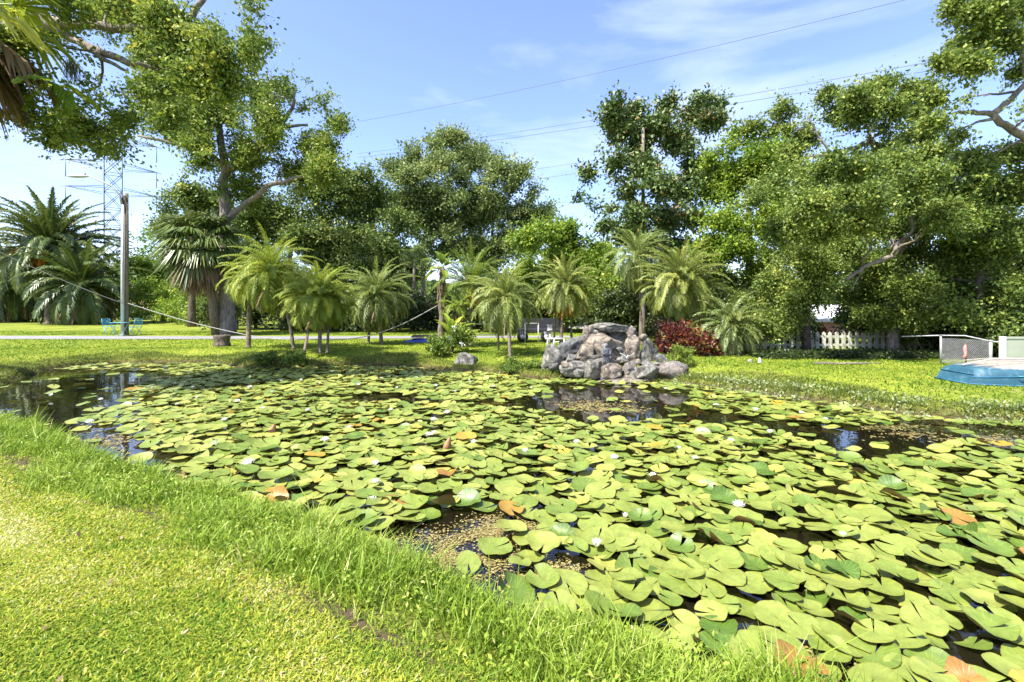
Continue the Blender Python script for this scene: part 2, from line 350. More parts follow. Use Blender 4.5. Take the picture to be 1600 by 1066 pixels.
def height(XY):
    XY = np.asarray(XY, dtype=float); d = sdist(XY)
    X, Y = XY[:, 0], XY[:, 1]; d = d + .07*wob(X, Y)*np.exp(-np.abs(d))
    z = np.where(d < 0, -.04-.5*np.clip(-d/.7, 0, 1), -.04+.22*np.clip(d/.16, 0, 1))
    up = np.clip((d-.16)/1.2, 0, 1); up = up*up*(3-2*up)
    z = z + np.where(d > 0, up*.22, 0)
    z = z + np.where(d > .1, .018*wob(X*.8, Y*.8)*np.clip(d, 0, 1)*np.clip((18-Y)/4, 0, 1), 0)
    return z
def hz(x, y): return float(height([(x, y)])[0])

def terrain():
    xs = np.concatenate([np.linspace(-400, -60, 12), np.linspace(-55, -16, 20), np.arange(-15, 16, .16), np.linspace(17, 55, 20), np.linspace(60, 400, 12)])
    ys = np.concatenate([np.linspace(-40, -3, 10), np.arange(-2.5, 20, .16), np.linspace(20.5, 60, 24), np.linspace(70, 900, 20)])
    XX, YY = np.meshgrid(xs, ys); XY = np.stack([XX.ravel(), YY.ravel()], 1)
    Z = height(XY); n = len(xs)
    V = np.column_stack([XY, Z]); i = np.arange(len(ys)-1)[:, None]*n+np.arange(n-1)[None, :]; i = i.ravel()
    Fc = np.column_stack([i, i+1, i+n+1, i+n])
    me = bpy.data.meshes.new('ground'); me.from_pydata(V.tolist(), [], Fc.tolist())
    me.polygons.foreach_set('use_smooth', [True]*len(Fc)); me.materials.append(M['ground'])
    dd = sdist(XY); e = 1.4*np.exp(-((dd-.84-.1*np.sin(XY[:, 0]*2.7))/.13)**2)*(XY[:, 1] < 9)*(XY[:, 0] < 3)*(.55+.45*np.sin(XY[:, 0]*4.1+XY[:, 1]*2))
    a_ = me.attributes.new('edge_band', 'FLOAT', 'POINT'); a_.data.foreach_set('value', e.astype(np.float32))  # weight of the darker brown ground band between lawn and tall grass
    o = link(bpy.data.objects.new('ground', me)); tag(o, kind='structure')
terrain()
b = MB(); b.add([(-30,-8,0),(40,-8,0),(40,19,0),(-30,19,0)], [(0,1,2,3)])
tag(b.build('pond_water', M['water']), kind='structure')
# driveway strip beyond the pond
b = MB(); edge = []
for x, y0, y1 in ((-60,22.3,25.0),(-30,22.2,24.6),(-16,22.1,24.2),(-8,22.4,24.2),(-2,22.9,24.4),(3,23.2,24.6)):
    edge += [(x, y0, .412), (x, y1, .412)]
b.add(edge, [(2*i, 2*i+2, 2*i+3, 2*i+1) for i in range(5)])
tag(b.build('path', M['path']), kind='structure')

# ------------------------------------------------------------------ foliage machinery
def unit(n):
    v = RN.normal(size=(n, 3)); return v/np.linalg.norm(v, axis=1)[:, None]
def leafquads(P, size, upb=.6, wid=.30, outd=None):
    n = len(P); d = unit(n)
    if outd is not None: d = d*.8+outd; d /= np.linalg.norm(d, axis=1)[:, None]
    nm = unit(n); nm[:, 2] += upb; s = np.cross(d, nm); s /= np.linalg.norm(s, axis=1)[:, None]+1e-9
    nn_ = np.cross(s, d); sz = np.asarray(size)[:, None]
    mid = P+d*sz*.5+nn_*sz*.06
    return np.stack([P, mid+s*sz*wid, P+d*sz-nn_*sz*.08, mid-s*sz*wid], 1)
def jitter_path(a, b, k=6, amp=.12, sag=0.0):
    a, b = Vector(a), Vector(b); L_ = (b-a).length; pts = []
    ph = [random.uniform(0, 6.28) for _ in range(4)]
    for i in range(k+1):
        t = i/k; e = math.sin(math.pi*t)
        off = Vector((math.sin(t*5+ph[0]), math.sin(t*4.3+ph[1]), .7*math.sin(t*6+ph[2])))*amp*L_*e*.6
        pts.append(a.lerp(b, t)+off+Vector((0, 0, sag*L_*e)))
    return pts

def tree(name, label, cat, base, trunk, blobs, mat, bark, nleaf=30000, leaf=.12, limbs=(), group=None, spread=.5, tuft=.33,
         shell=.45, twig=True, upb=.6, flat=.8, tr_r=.3, yel=.0, wid=.30, back=1, gaps=.0):
    """trunk: list of world points, tr_r base radius; blobs: (Vector centre, radius)"""
    base = Vector(base); root = empty(name, base, label, cat, group)
    b = MB(); nodes = []
    n_t = len(trunk)
    if n_t:
        rad = [tr_r*(1.25 if i == 0 else 1)*(1-.55*i/max(1, n_t-1)) for i in range(n_t)]
        # densify
        pts, rr = [], []
        for i in range(n_t-1):
            for k in range(4):
                t = k/4; pts.append(trunk[i].lerp(trunk[i+1], t)+Vector((random.uniform(-1,1), random.uniform(-1,1), 0))*tr_r*.10*(1 if i+k else 0)); rr.append(rad[i]*(1-t)+rad[i+1]*t)
        pts.append(trunk[-1]); rr.append(rad[-1]); b.tube(pts, rr, 12)
        nodes += [(p, r_) for p, r_ in zip(pts[len(pts)//3:], rr[len(pts)//3:])]
    tb = b; b = MB()
    for lm in limbs:      # (points, r0, r1)
        pts = []
        for i in range(len(lm[0])-1):
            for k in range(4):
                t = k/4; pts.append(lm[0][i].lerp(lm[0][i+1], t)+Vector([random.uniform(-1,1)*lm[1]*.25 for _ in range(3)])*(1 if i+k else 0))
        pts.append(lm[0][-1]); m = len(pts); rr = [lm[1]*(1-i/(m-1))+lm[2]*i/(m-1) for i in range(m)]
        b.tube(pts, rr, 9); nodes += list(zip(pts[3:], rr[3:]))
    allb = []; sub = []
    for c, r_ in blobs:
        sub.append((c, r_*.92))
        for k in range(2):
            u = Vector(unit(1)[0]); sub.append((c+Vector((u.x, u.y, u.z*.8))*r_*random.uniform(.75, 1.05), r_*random.uniform(.28, .5)))
    for c, r_ in sub:
        allb.append((c, r_))
        for _ in range(back if random.random() < .6 else 0):
            allb.append((c+Vector((random.uniform(-.4,.4)*r_, random.uniform(.3, 1.0)*r_*spread*2.4, random.uniform(-.35,.2)*r_)), r_*random.uniform(.75, 1.0)))
    if nodes and twig:
        t0 = Vector(nodes[0][0])
        for c, r_ in sorted(allb, key=lambda q: (q[0]-t0).length):
            bn = min(nodes, key=lambda q: (q[0]-c).length+max(0, q[0].z-c.z)*1.2)
            ra = min(bn[1]*.65, .025+.045*r_+.006*(bn[0]-c).length*2)
            pth = jitter_path(bn[0], c, 7, .16, .02); k = len(pth)
            b.tube(pth, [ra*(1-.55*i/(k-1)) for i in range(k)], 5)
            nodes += [(p, ra*(1-.55*i/(k-1))) for i, p in enumerate(pth) if i > 2]
            for _ in range(4):
                e = Vector(unit(1)[0]); e.z = abs(e.z)*.8-.1; e = c+e*r_*random.uniform(.6, .95)
                s_ = pth[random.randint(k//2, k-1)]; q = jitter_path(s_, e, 4, .2)
                b.tube(q, [ra*.38, ra*.3, ra*.24, ra*.17, ra*.08], 4, cap=False)
    if tb.v: tb.build('trunk', bark, root, base)
    if b.v: b.build('branches', bark, root, base)
    tot = sum(r_**2 for _, r_ in allb); PP = []; TT = []; OO = []
    fr_ = .85/tuft; dirs = [unit(1)[0]*fr_*k for k in (.5, .8, 1.0, 1.35, 1.9, 2.4)]; phs = RN.uniform(0, 6.28, 6); K = 34
    for c, r_ in allb:
        nt_ = max(6, int(nleaf*r_*r_/tot/K*1.75)); u = unit(nt_)
        rad = r_*(RN.random(nt_)**.42)*(1+.20*RN.normal(size=nt_)).clip(.4, 1.7)*1.12
        C = np.array(c)+u*rad[:, None]*np.array([1, 1, flat])
        f_ = sum(np.sin(C @ d_+p_) for d_, p_ in zip(dirs, phs))/2.4
        keep = f_+.45*(1-rad/r_)+RN.normal(0, .25, nt_) > -.12+gaps*1.6; C = C[keep]; nt_ = len(C)
        if nt_ == 0: continue
        rr_ = rad[keep]/r_
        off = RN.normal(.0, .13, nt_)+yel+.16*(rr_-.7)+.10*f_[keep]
        ax = u[keep]*.8+np.column_stack([RN.normal(0, .4, (nt_, 2)), RN.normal(-.15, .3, nt_)]); ax /= np.linalg.norm(ax, axis=1)[:, None]
        ts = tuft*RN.uniform(.45, 1.25, nt_); P = np.repeat(C, K, 0)
        g = RN.normal(size=(len(P), 3))*np.array([.34, .34, .26])*np.repeat(ts, K)[:, None]
        al = RN.normal(size=len(P))*.75*np.repeat(ts, K); axr = np.repeat(ax, K, 0)
        P = P+g+axr*al[:, None]; PP.append(P)
        TT.append(np.repeat(off, K)+RN.normal(.42, .15, len(P))); OO.append(axr*.5+g/(np.linalg.norm(g, axis=1)[:, None]+1e-6)*.4)
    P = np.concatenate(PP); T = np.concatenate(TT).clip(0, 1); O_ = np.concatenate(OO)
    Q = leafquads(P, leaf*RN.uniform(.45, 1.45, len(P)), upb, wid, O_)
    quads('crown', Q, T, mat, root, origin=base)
    return root
def B(lst, d, sp=1.2):
    """crown clumps given as (column, row, radius) at a distance, each with its own depth"""
    out = []
    for it in lst:
        px, py, r_ = it[:3]; dd = d+(it[3] if len(it) > 3 else random.uniform(-sp, sp)); out.append((dp(px, py, dd), r_/F*dd))
    return out
def gz(px, d, z=.4): return Vector(((px-CX)/F*d, d, z))

def frond_set(org, n, length, leaflet, el=(80, -35), droop=(40, 90), npair=34, width=.022, az=None, curl=.35, fwd=.55, tint=(.45, .18), prof=None, golden=True):
    Q = []; T = []; rach = []
    for i in range(n):
        f = (i+.5)/n; e = R(el[0]+(el[1]-el[0])*f+random.uniform(-7, 7)); a = (i*2.39996+random.uniform(-.2, .2)) if az is None else random.uniform(*az)
        L_ = length*random.uniform(.85, 1.1)*(.8+.2*math.sin(math.pi*min(1, f+.25))); dr = R(random.uniform(*droop))*(.75+.5*math.cos(e))
        K = 18; pts = [np.array(org, float)]; ee = e
        ts = np.linspace(0, 1, K+1); tang = []
        for t in ts:
            et = e-dr*t**1.4; tang.append(np.array([math.cos(et)*math.cos(a), math.cos(et)*math.sin(a), math.sin(et)]))
        for k in range(K): pts.append(pts[-1]+tang[k]*L_/K)
        pts = np.array(pts); tang = np.array(tang); rach.append((pts, .011*length))
        side0 = np.array([-math.sin(a), math.cos(a), 0])
        tt = np.linspace(.12, 1, npair); idx = tt*K; i0 = np.clip(idx.astype(int), 0, K-1); fr = (idx-i0)[:, None]
        P = pts[i0]*(1-fr)+pts[i0+1]*fr; TG = tang[i0]
        lp = leaflet*np.sin(np.pi*np.clip(.12+tt*.86, 0, 1))**.55*(1-.35*tt)
        sgn = np.array([1, -1])
        for s_ in sgn:
            d = side0*s_*(1-.35*tt[:, None])+TG*fwd*(1+.9*tt[:, None])+np.array([0, 0, .28]); d += RN.normal(0, .16, d.shape)
            d /= np.linalg.norm(d, axis=1)[:, None]; l = lp*RN.uniform(.75, 1.15, len(lp))
            mid = P+d*(l*.5)[:, None]; tip = mid+d*(l*.42)[:, None]-np.array([0, 0, 1])*(l*curl)[:, None]
            wv = np.cross(d, np.cross(TG, d)+np.array([0, 0, .35])); wv /= np.linalg.norm(wv, axis=1)[:, None]+1e-9; wv *= width
            Q.append(np.stack([P-wv*.5, P+wv*.5, mid+wv, mid-wv], 1)); Q.append(np.stack([mid-wv, mid+wv, tip+wv*.1, tip-wv*.1], 1))
            tn = random.gauss(*tint); T.append(np.full(2*len(P), tn)+RN.normal(0, .07, 2*len(P)))
    return np.concatenate(Q), np.concatenate(T).clip(0, 1), rach

def palm(name, label, base, top, nfr=38, length=1.3, leaflet=.28, mat='palm', r0=.09, dead=10, deadmat='deadfrond', group=None, el=(82, -40),
         droop=(45, 85), npair=34, width=.016, trunks=(), deadlen=.8, tint=(.45,.15), curl=.35, skirt=0):
    base = Vector(base); top = Vector(top); root = empty(name, base, label, 'palm', group)
    b = MB(); K = 14
    for (bs, tp, rr) in [(base, top, r0)]+list(trunks):
        bs = Vector(bs); tp = Vector(tp); pts = []; rad = []
        for i in range(K*3+1):
            t = i/(K*3); bend = Vector(((bs.x-tp.x)*.0, 0, 0)); p = bs.lerp(tp, t); e = math.sin(math.pi*t)
            p += Vector(((bs.x-tp.x)*.16*e, 0, -.0)); pts.append(p); rad.append(rr*(1.15-.3*t)*(1+.10*(i % 3 == 0))*(1.5 if i == 0 else 1)*(1+.7*max(0, t-.8)*2))
        b.tube(pts, [q*.8 for q in rad], 9)
    b.build('trunk', M['palmbark'], root, base)
    if nfr > 20 and length < 2: nfr = int(nfr*1.5); length *= 1.22; el = (el[0], el[1]-18); npair = int(npair*1.3); width *= .62; leaflet *= 1.05
    Q, T, ra = frond_set(top, nfr, length, leaflet, el, droop, npair, width, tint=tint, curl=curl)
    qs = [Q]; ts = [T]
    for bs, tp, rr in trunks:
        q, t_, r2 = frond_set(tp, max(8, nfr//3), length*.8, leaflet, (75, -35), droop, npair, width, tint=tint); qs.append(q); ts.append(t_); ra += r2
    quads('fronds', np.concatenate(qs), np.concatenate(ts), M[mat], root, origin=base)
    b = MB()
    for pts, r_ in ra:
        b.tube([Vector(p) for p in pts[::3]], [r_*(1-.8*i/6) for i in range(len(pts[::3]))], 4, cap=False)
    b.build('stalks', simple_cache('stalk', (.30,.36,.09)), root, base)
    if dead:
        Q, T, ra = frond_set(top-Vector((0, 0, .08)), dead, length*deadlen, leaflet*.6, (-35, -80), (5, 30), 22, width*1.1, tint=(.5,.2), curl=.6, fwd=1.3)
        quads('dead_fronds', Q, T, M[deadmat], root, origin=base)
    return root
_c = {}
def simple_cache(k, col):
    if k not in _c: _c[k] = simple(k, col, .6, bmp=0)
    return _c[k]

def fanpalm(name, label, top, base, r0, nf, fl, mat='palmdark', dead=14, group=None, el=(70,-40), azr=None):
    """cabbage palm: fans of narrow folded blades at the end of stalks"""
    top = Vector(top); base = Vector(base); root = empty(name, base, label, 'palm', group)
    MB().tube([base, base.lerp(top, .5)+Vector((.1, 0, 0)), top], [r0*1.2, r0, r0*.9], 10).build('trunk', M['palmbark'], root, base)
    def fans(n, ela, elb, lenk, tn):
        Q = []; T = []; b = MB()
        for i in range(n):
            f = (i+.5)/n; e = R(ela+(elb-ela)*f+random.uniform(-8, 8)); a = i*2.39996+random.uniform(-.3, .3) if azr is None else random.uniform(*azr)
            d = np.array([math.cos(e)*math.cos(a), math.cos(e)*math.sin(a), math.sin(e)]); st = fl*.55*lenk*random.uniform(.8, 1.1)
            p = np.array(top)+d*st; b.tube([top, Vector(p)], [.03, .018], 4, cap=False)
            sidev = np.array([-math.sin(a), math.cos(a), 0]); k = 26; ang = np.linspace(-1.5, 1.5, k)+RN.normal(0, .04, k)
            dd = d[None]*np.cos(ang)[:, None]+sidev[None]*np.sin(ang)[:, None]; dd[:, 2] += .12
            l = fl*.75*lenk*(.7+.3*np.cos(ang))*RN.uniform(.85, 1.1, k)
            P = np.repeat(p[None], k, 0); mid = P+dd*(l*.5)[:, None]; mid[:, 2] -= .04
            tip = mid+dd*(l*.4)[:, None]; tip[:, 2] -= l*.42
            wv = np.cross(dd, np.array([0, 0, 1.])+RN.normal(0, .3, dd.shape)); wv /= np.linalg.norm(wv, axis=1)[:, None]; wv *= .026*fl
            Q += [np.stack([P-wv*.2, P+wv*.2, mid+wv, mid-wv], 1), np.stack([mid-wv, mid+wv, tip+wv*.1, tip-wv*.1], 1)]
            T.append(np.full(2*k, random.gauss(*tn)))
        return np.concatenate(Q), np.concatenate(T).clip(0, 1), b
    Q, T, b = fans(nf, el[0], el[1], 1, (.45,.2)); quads('fronds', Q, T, M[mat], root, origin=base); b.build('stalks', simple_cache('stalk', (.30,.36,.09)), root, base)
    if dead:
        Q, T, b = fans(dead, -45, -80, .95, (.4,.25)); quads('dead_fronds', Q, T, M['deadfrond'], root, origin=base)
    return root

def shrub(name, label, base, w_, h_, mat, n=3500, leaf=.09, group=None, cat='shrub', tuft=.16, upb=.5, wid=.3, yel=0, depth=None):
    base = Vector(base); bl = []
    dep = depth or w_*.7
    for _ in range(max(5, int(6*w_/h_))):
        x = random.uniform(-.5, .5); r_ = h_*random.uniform(.26, .4); zz = random.uniform(.2, .78)*(1-.5*abs(x))
        bl.append((base+Vector((x*(w_-r_), random.uniform(-.5, .5)*dep*.7, max(r_*.75, h_*zz))), r_))
    bark = M['barkdark']
    return tree(name, label, cat, base, [base-Vector((0,0,.05)), base+Vector((.02, 0, h_*.3)), base+Vector((0, .02, h_*.6))], bl, M[mat], bark, n, leaf, group=group, tuft=tuft,
                tr_r=.025+.02*h_, back=0, upb=upb, wid=wid, yel=yel, shell=.5)

# ------------------------------------------------------------------ lily pads
def pad_geo(K=20, rings=2, r=.17, notch=.17, wave=.03, fold=0.0, cup=.03, seed=None):
    rnd = random.Random(seed); ph = [rnd.uniform(0, 6.28) for _ in range(4)]; V = [(0, 0, 0)]; UV = [(0, 0)]; nk = notch*rnd.uniform(.4, 1.3)
    fa = rnd.uniform(0, 6.28); el = rnd.uniform(.86, 1.0)
    for j in range(1, rings+1):
        q = j/rings
        for k in range(K):
            a = nk+(2*math.pi-2*nk)*k/(K-1); rr = r*q*(1+.035*math.sin(3*a+ph[0])+.02*math.sin(7*a+ph[1]))
            if k in (0, K-1): rr *= .97
            x, y = rr*math.cos(a), rr*math.sin(a)*el; z = q*q*(cup*r*2+wave*r*2*math.sin(3*a+ph[2])+wave*r*.6*math.sin(7*a+ph[3]))
            if fold:
                s_ = (math.cos(fa)*x+math.sin(fa)*y)/r-.15
                if s_ > 0: z += fold*s_*s_*r*2.2; x -= math.cos(fa)*fold*s_*s_*r*.5; y -= math.sin(fa)*fold*s_*s_*r*.5
            V.append((x, y, z)); UV.append((k/(K-1), q))
    Fc = [(0, 1+k, 2+k) for k in range(K-1)]
    for j in range(rings-1):
        o = 1+j*K; Fc += [(o+k, o+K+k, o+K+k+1, o+k+1) for k in range(K-1)]
    return V, Fc, UV
def pad_mesh(name, parts):
    """parts: list of (V, F, UV, tint)"""
    vs, fs, uv, tn = [], [], [], []
    for V, Fc, U, t in parts:
        b_ = len(vs); vs += V; fs += [tuple(i+b_ for i in f) for f in Fc]; uv += U; tn += [t]*len(Fc)
    me = bpy.data.meshes.new(name); me.from_pydata(vs, [], fs)
    ul = me.uv_layers.new(name='uv'); idx = np.empty(len(me.loops), dtype=np.int32); me.loops.foreach_get('vertex_index', idx)
    ul.data.foreach_set('uv', np.array(uv, dtype=np.float32)[idx].reshape(-1))
    a = me.attributes.new('tint', 'FLOAT', 'FACE'); a.data.foreach_set('value', np.array(tn, dtype=np.float32))
    me.polygons.foreach_set('use_smooth', [True]*len(fs)); me.materials.append(M['pad']); return me

def inpoly(px, py, P):
    c = False; j = len(P)-1
    for i in range(len(P)):
        if (P[i][1] > py) != (P[j][1] > py) and px < (P[j][0]-P[i][0])*(py-P[i][1])/(P[j][1]-P[i][1])+P[i][0]: c = not c
        j = i
    return c
# open water, as outlines on the pond surface
OPEN = [[(470,617),(560,620),(640,617),(720,628),(800,628),(850,612),(870,602),(990,602),(1040,612),(1085,612),(1080,628),(1100,642),(1190,657),(1290,668),(1380,664),(1440,660),(1620,672),(1620,703),(1500,694),(1440,705),(1400,722),(1330,722),(1270,700),(1180,670),(1090,663),(1000,662),(960,668),(900,670),(850,648),(780,637),(640,634),(560,630),(500,626)],
        [(-60,590),(60,580),(160,579),(250,581),(290,590),(250,597),(215,606),(195,620),(180,642),(130,656),(60,668),(-60,665)],
        [(70,655),(130,662),(185,668),(225,690),(275,718),(290,740),(270,780),(215,760),(140,710),(60,690)],
        [(600,835),(660,812),(740,800),(830,812),(860,835),(830,870),(800,905),(770,950),(680,925),(600,880)]]
OPENW = [[gp(*q).to_2d() for q in P] for P in OPEN]
def px_of(x, y, z=0): return CX+x/y*F, HY+(H-z)/y*F
pads = []; grid = {}
def try_pad(x, y, r_, k=.60):
    gx, gy = int(math.floor(x/.45)), int(math.floor(y/.45))
    for i in range(gx-1, gx+2):
        for j in range(gy-1, gy+2):
            for (a, b_, c) in grid.get((i, j), ()):
                if (a-x)**2+(b_-y)**2 < (k*(r_+c))**2: return False
    grid.setdefault((gx, gy), []).append((x, y, r_)); pads.append((x, y, r_)); return True
cand = np.column_stack([RN.uniform(-13.6, 12, 90000), RN.uniform(2.0, 15.6, 90000)])
cd_ = sdist(cand); keep = (cd_ < -.13) & (np.abs(cand[:, 0]) < 1.12*cand[:, 1]+.3); cand = cand[keep]; cdd = cd_[keep]
for (x, y), sd_ in zip(cand, cdd):
    if any(inpoly(x, y, P) for P in OPENW) and random.random() > .012: continue
    g = math.sin(x*1.9+1)*math.sin(y*2.3+x)+.6*math.sin(x*4.1-y*3.7)
    px_, py_ = px_of(x, y)
    if g > 1.15 and random.random() < .88: continue
    if px_ > 1380 and py_ < 720 and random.random() < .45: continue
    if px_ < 255-(py_-600)*.6 and random.random() < .62: continue
    r_ = random.triangular(.08, .172, .125)*(.97 if y < 4 else 1)
    try_pad(x, y, r_, .555 if y < 6 else .53)
vis = sorted(pads, key=lambda p: -p[2]/p[1] if abs(px_of(p[0], p[1])[0]-800) < 830 and px_of(p[0], p[1])[1] < 1090 else 1)
near, rest = vis[:300], vis[300:]
variants = []
for i in range(26):
    kind = 'flat' if i < 14 else ('tilt' if i < 20 else ('yellow' if i < 23 else 'brown'))
    fold = {'flat': 0, 'tilt': random.uniform(.18, .5), 'yellow': 0, 'brown': random.uniform(.15, .55)}[kind]
    tint = {'flat': random.uniform(.15, .72), 'tilt': random.uniform(.0, .35), 'yellow': random.uniform(.78, .90), 'brown': random.uniform(.955, 1.0)}[kind]
    V, Fc, U = pad_geo(30, 4, .17, wave=random.uniform(.012, .04), fold=fold, cup=random.uniform(0, .11), seed=i)
    variants.append((kind, pad_mesh('lily_pad', [(V, Fc, U, tint)])))
LAB = {'flat': 'flat green round lily pad',
       'tilt': 'glossy deep green lily pad with one side curled up',
       'yellow': 'yellow fading lily pad floating among the green ones',
       'brown': 'orange brown withered lily pad with a curled edge'}
ORD = ['leftmost', 'second from the left', 'third from the left', 'fourth from the left', 'fifth from the left', 'sixth from the left', 'seventh from the left', 'eighth from the left', 'ninth from the left', 'tenth from the left',
       'eleventh from the left', 'twelfth from the left', 'thirteenth from the left', 'fourteenth from the left', 'fifteenth from the left', 'sixteenth from the left', 'seventeenth from the left', 'eighteenth from the left']
made = {}
for (x, y, r_) in near:
    u = random.random(); kd = 'flat' if u < .83 else ('tilt' if u < .955 else ('yellow' if u < .985 else 'brown'))
    kd, me = random.choice([v for v in variants if v[0] == kd])
    o = link(bpy.data.objects.new('lily_pad', me)); s_ = r_/.17
    o.location = (x, y, random.uniform(.008, .075)); o.scale = (s_, s_, s_)
    o.rotation_euler = (random.gauss(0, R(6.5)), random.gauss(0, R(6.5)), random.uniform(0, 6.28))
    q_ = px_of(x, y); zone = 'close to the grassy bank' if sdist([(x, y)])[0] > -.75 else ('near the right picture edge' if q_[0] > 1330 else ('in the middle foreground' if q_[1] > 800 else 'beyond the foreground pads'))
    tag(o, LAB[kd]+', '+zone, 'lily pad', 'lily pads '+zone+', ' + {'flat': 'green', 'tilt': 'curled', 'yellow': 'yellow', 'brown': 'brown'}[kd]); made.setdefault(kd, []).append(o)
for kd, txt in (('yellow', 'of the yellow fading lily pads near the bank'), ('brown', 'of the withered orange brown lily pads with curled edges')):
    L_ = sorted(made.get(kd, []), key=lambda o: px_of(o.location.x, o.location.y)[0])
    for i, o in enumerate(L_[:18]): o['label'] = ORD[i]+' '+txt
parts = []
for i, (x, y, r_) in enumerate(rest):
    far = y > 7; fold = random.uniform(.12, .45) if random.random() < .10 else 0
    V, Fc, U = pad_geo(12 if far else 18, 2, r_, wave=.025, fold=fold, cup=random.uniform(0, .10), seed=i+99)
    u = random.random(); t = random.uniform(.2, .8) if u < .90 else (random.uniform(0, .25) if u < .975 else random.uniform(.85, .97))
    mt = Matrix.Rotation(random.uniform(0, 6.28), 3, 'Z'); mt = Matrix.Rotation(random.gauss(0, R(6)), 3, 'X') @ Matrix.Rotation(random.gauss(0, R(6)), 3, 'Y') @ mt
    z = random.uniform(.008, .07)
    V = [tuple(mt @ Vector(v)+Vector((x, y, z))) for v in V]; parts.append((V, Fc, U, t))
o = link(bpy.data.objects.new('lily_pads', pad_mesh('lily_pads', parts)))
tag(o, 'carpet of small green lily pads over the farther pond', 'lily pads', kind='stuff')

# floating litter of tan leaf scraps
def litter(name, label, px_regions, n, size, mat='litter'):
    P = []
    for (cx, cy, rx, ry), k in px_regions:
        for _ in range(int(n*k)):
            g = gp(cx+rx*random.gauss(0, .52), cy+ry*random.gauss(0, .52))
            if math.sin(g.x*9+2*math.sin(g.y*7))*math.sin(g.y*11+2*math.sin(g.x*6))+random.gauss(0, .45) < -.10: continue
            P.append((g.x, g.y, random.uniform(.003, .012)))
    P = np.array(P); P = P[sdist(P[:, :2]) < .02]
    d = unit(len(P)); d[:, 2] *= .12; Q = []
    s_ = np.cross(d, np.array([0, 0, 1.])); sz = (size*RN.uniform(.5, 1.5, len(P)))[:, None]
    Q = np.stack([P, P+d*sz*.5+s_*sz*.38, P+d*sz, P+d*sz*.5-s_*sz*.38], 1); Q[:, :, 2] = np.maximum(Q[:, :, 2], .002)
    o = quads(name, Q, RN.random(len(Q)), M[mat]); tag(o, label, 'leaf litter', kind='stuff')
litter('leaf_litter', 'tan leaf scraps drifting by the near grassy bank', [((700,870,110,38), 1.0), ((790,830,60,24), .6), ((860,905,60,30), .3), ((1290,1020,40,30), .1)], 9500, .022)
litter('leaf_litter', 'tan scum of leaves drifting in front of the rock waterfall', [((925,634,62,9), 1.0), ((960,641,50,4), .4)], 1500, .055)
litter('leaf_litter', 'pale leaf scraps on open water near the overturned boat', [((1430,680,60,7), .5), ((1540,688,80,8), .6), ((1390,668,50,4), .3)], 1100, .05)
litter('leaf_litter', 'brown leaf scraps by the left bank in front of the tall grass', [((170,690,60,22), 1.0), ((300,740,45,20), .8), ((200,660,60,8), .4)], 1100, .045)

# water lily flowers
def flower_proto(openness=1.0):
    root = empty('water_lily', (0, 0, 0)); Q = []; T = []
    for ring, (n, e, l) in enumerate(((9, 18, .075), (9, 38, .068), (7, 60, .055))):
        for k in range(n):
            a = 2*math.pi*(k+.5*ring)/n; el = R(90-(90-e)*openness)
            d = np.array([math.cos(a)*math.cos(el), math.sin(a)*math.cos(el), math.sin(el)]); s_ = np.array([-math.sin(a), math.cos(a), 0])
            p = np.array([0, 0, .0]); m = p+d*l*.55; t = p+d*l+np.array([0, 0, .012])
            Q += [np.stack([p-s_*.005, p+s_*.005, m+s_*.014, m-s_*.014]), np.stack([m-s_*.014, m+s_*.014, t+s_*.002, t-s_*.002])]; T += [random.random()]*2
    quads('petals', np.array(Q), T, M['petal'], root)
    Q = []
    for k in range(18):
        a = k*2.4; r_ = .004+.010*(k/18); p = np.array([math.cos(a)*r_, math.sin(a)*r_, .005]); t = p+np.array([math.cos(a)*.010, math.sin(a)*.010, .028]); s_ = np.array([-math.sin(a), math.cos(a), 0])*.003
        Q.append(np.stack([p-s_, p+s_, t+s_, t-s_]))
    quads('stamens', np.array(Q), [.5]*len(Q), M['stamen'], root)
    return root
fl_px = [(387,722,'open white water lily by the left tall grass, largest of the flowers'), (586,752,'white water lily, farther of the two close together over the near bank'),
    (581,781,'white water lily floating beside yellowed pads right at the grassy bank'), (932,852,'half open cream water lily beside dark open water near the bank'),
    (1317,836,'small closing white water lily between big pads on the right'), (977,806,'pale water lily half hidden between pads in the middle foreground')]
mid = [(507,687),(586,727),(677,655),(698,644),(678,676),(669,680),(595,591),(711,611),(734,597),(650,590),(519,580),(470,594),(439,594),(276,631),(307,621),(370,626),(390,604),
    (301,605),(331,591),(157,623),(79,618),(237,606),(139,659),(256,573),(1086,717),(1154,790),(1252,644),(1203,677),(1119,633),(1142,688),(560,600),(620,606),(770,603),(830,606),(480,640),(545,668),
    (740,690),(820,705),(960,715),(1020,742),(900,690),(610,640),(350,655),(410,640),(1290,655),(1180,640),(1040,606),(1060,700),(425,612),(680,602)]
pr1, pr2 = flower_proto(1.0), flower_proto(.55)
for i, (x, y, lab) in enumerate(fl_px):
    o = (pr1 if i == 0 else (pr2 if i == 3 else copy_tree(pr2 if i > 3 else pr1))); p = gp(x, y+4, .05)
    o.location = p; o.rotation_euler.z = random.uniform(0, 6); o.scale = (1.15,)*3 if i == 0 else ((.85,)*3 if i < 4 else (.6,)*3); tag(o, lab, 'water lily', 'white water lilies')
for x, y in mid:
    o = copy_tree(random.choice((pr1, pr1, pr2))); o.location = gp(x, y+2, .05); o.scale = (random.uniform(.65, 1.0),)*3
    o.rotation_euler.z = random.uniform(0, 6)
    zone = 'on the left side by the open dark water' if x < 400 else ('among the far pads in front of the palms' if y < 625 and x < 900 else ('on the pads right of the rock waterfall' if x > 1030 and y < 700 else 'out in the middle of the pad carpet'))
    tag(o, 'small white water lily flower '+zone, 'water lily', 'white water lilies '+zone)
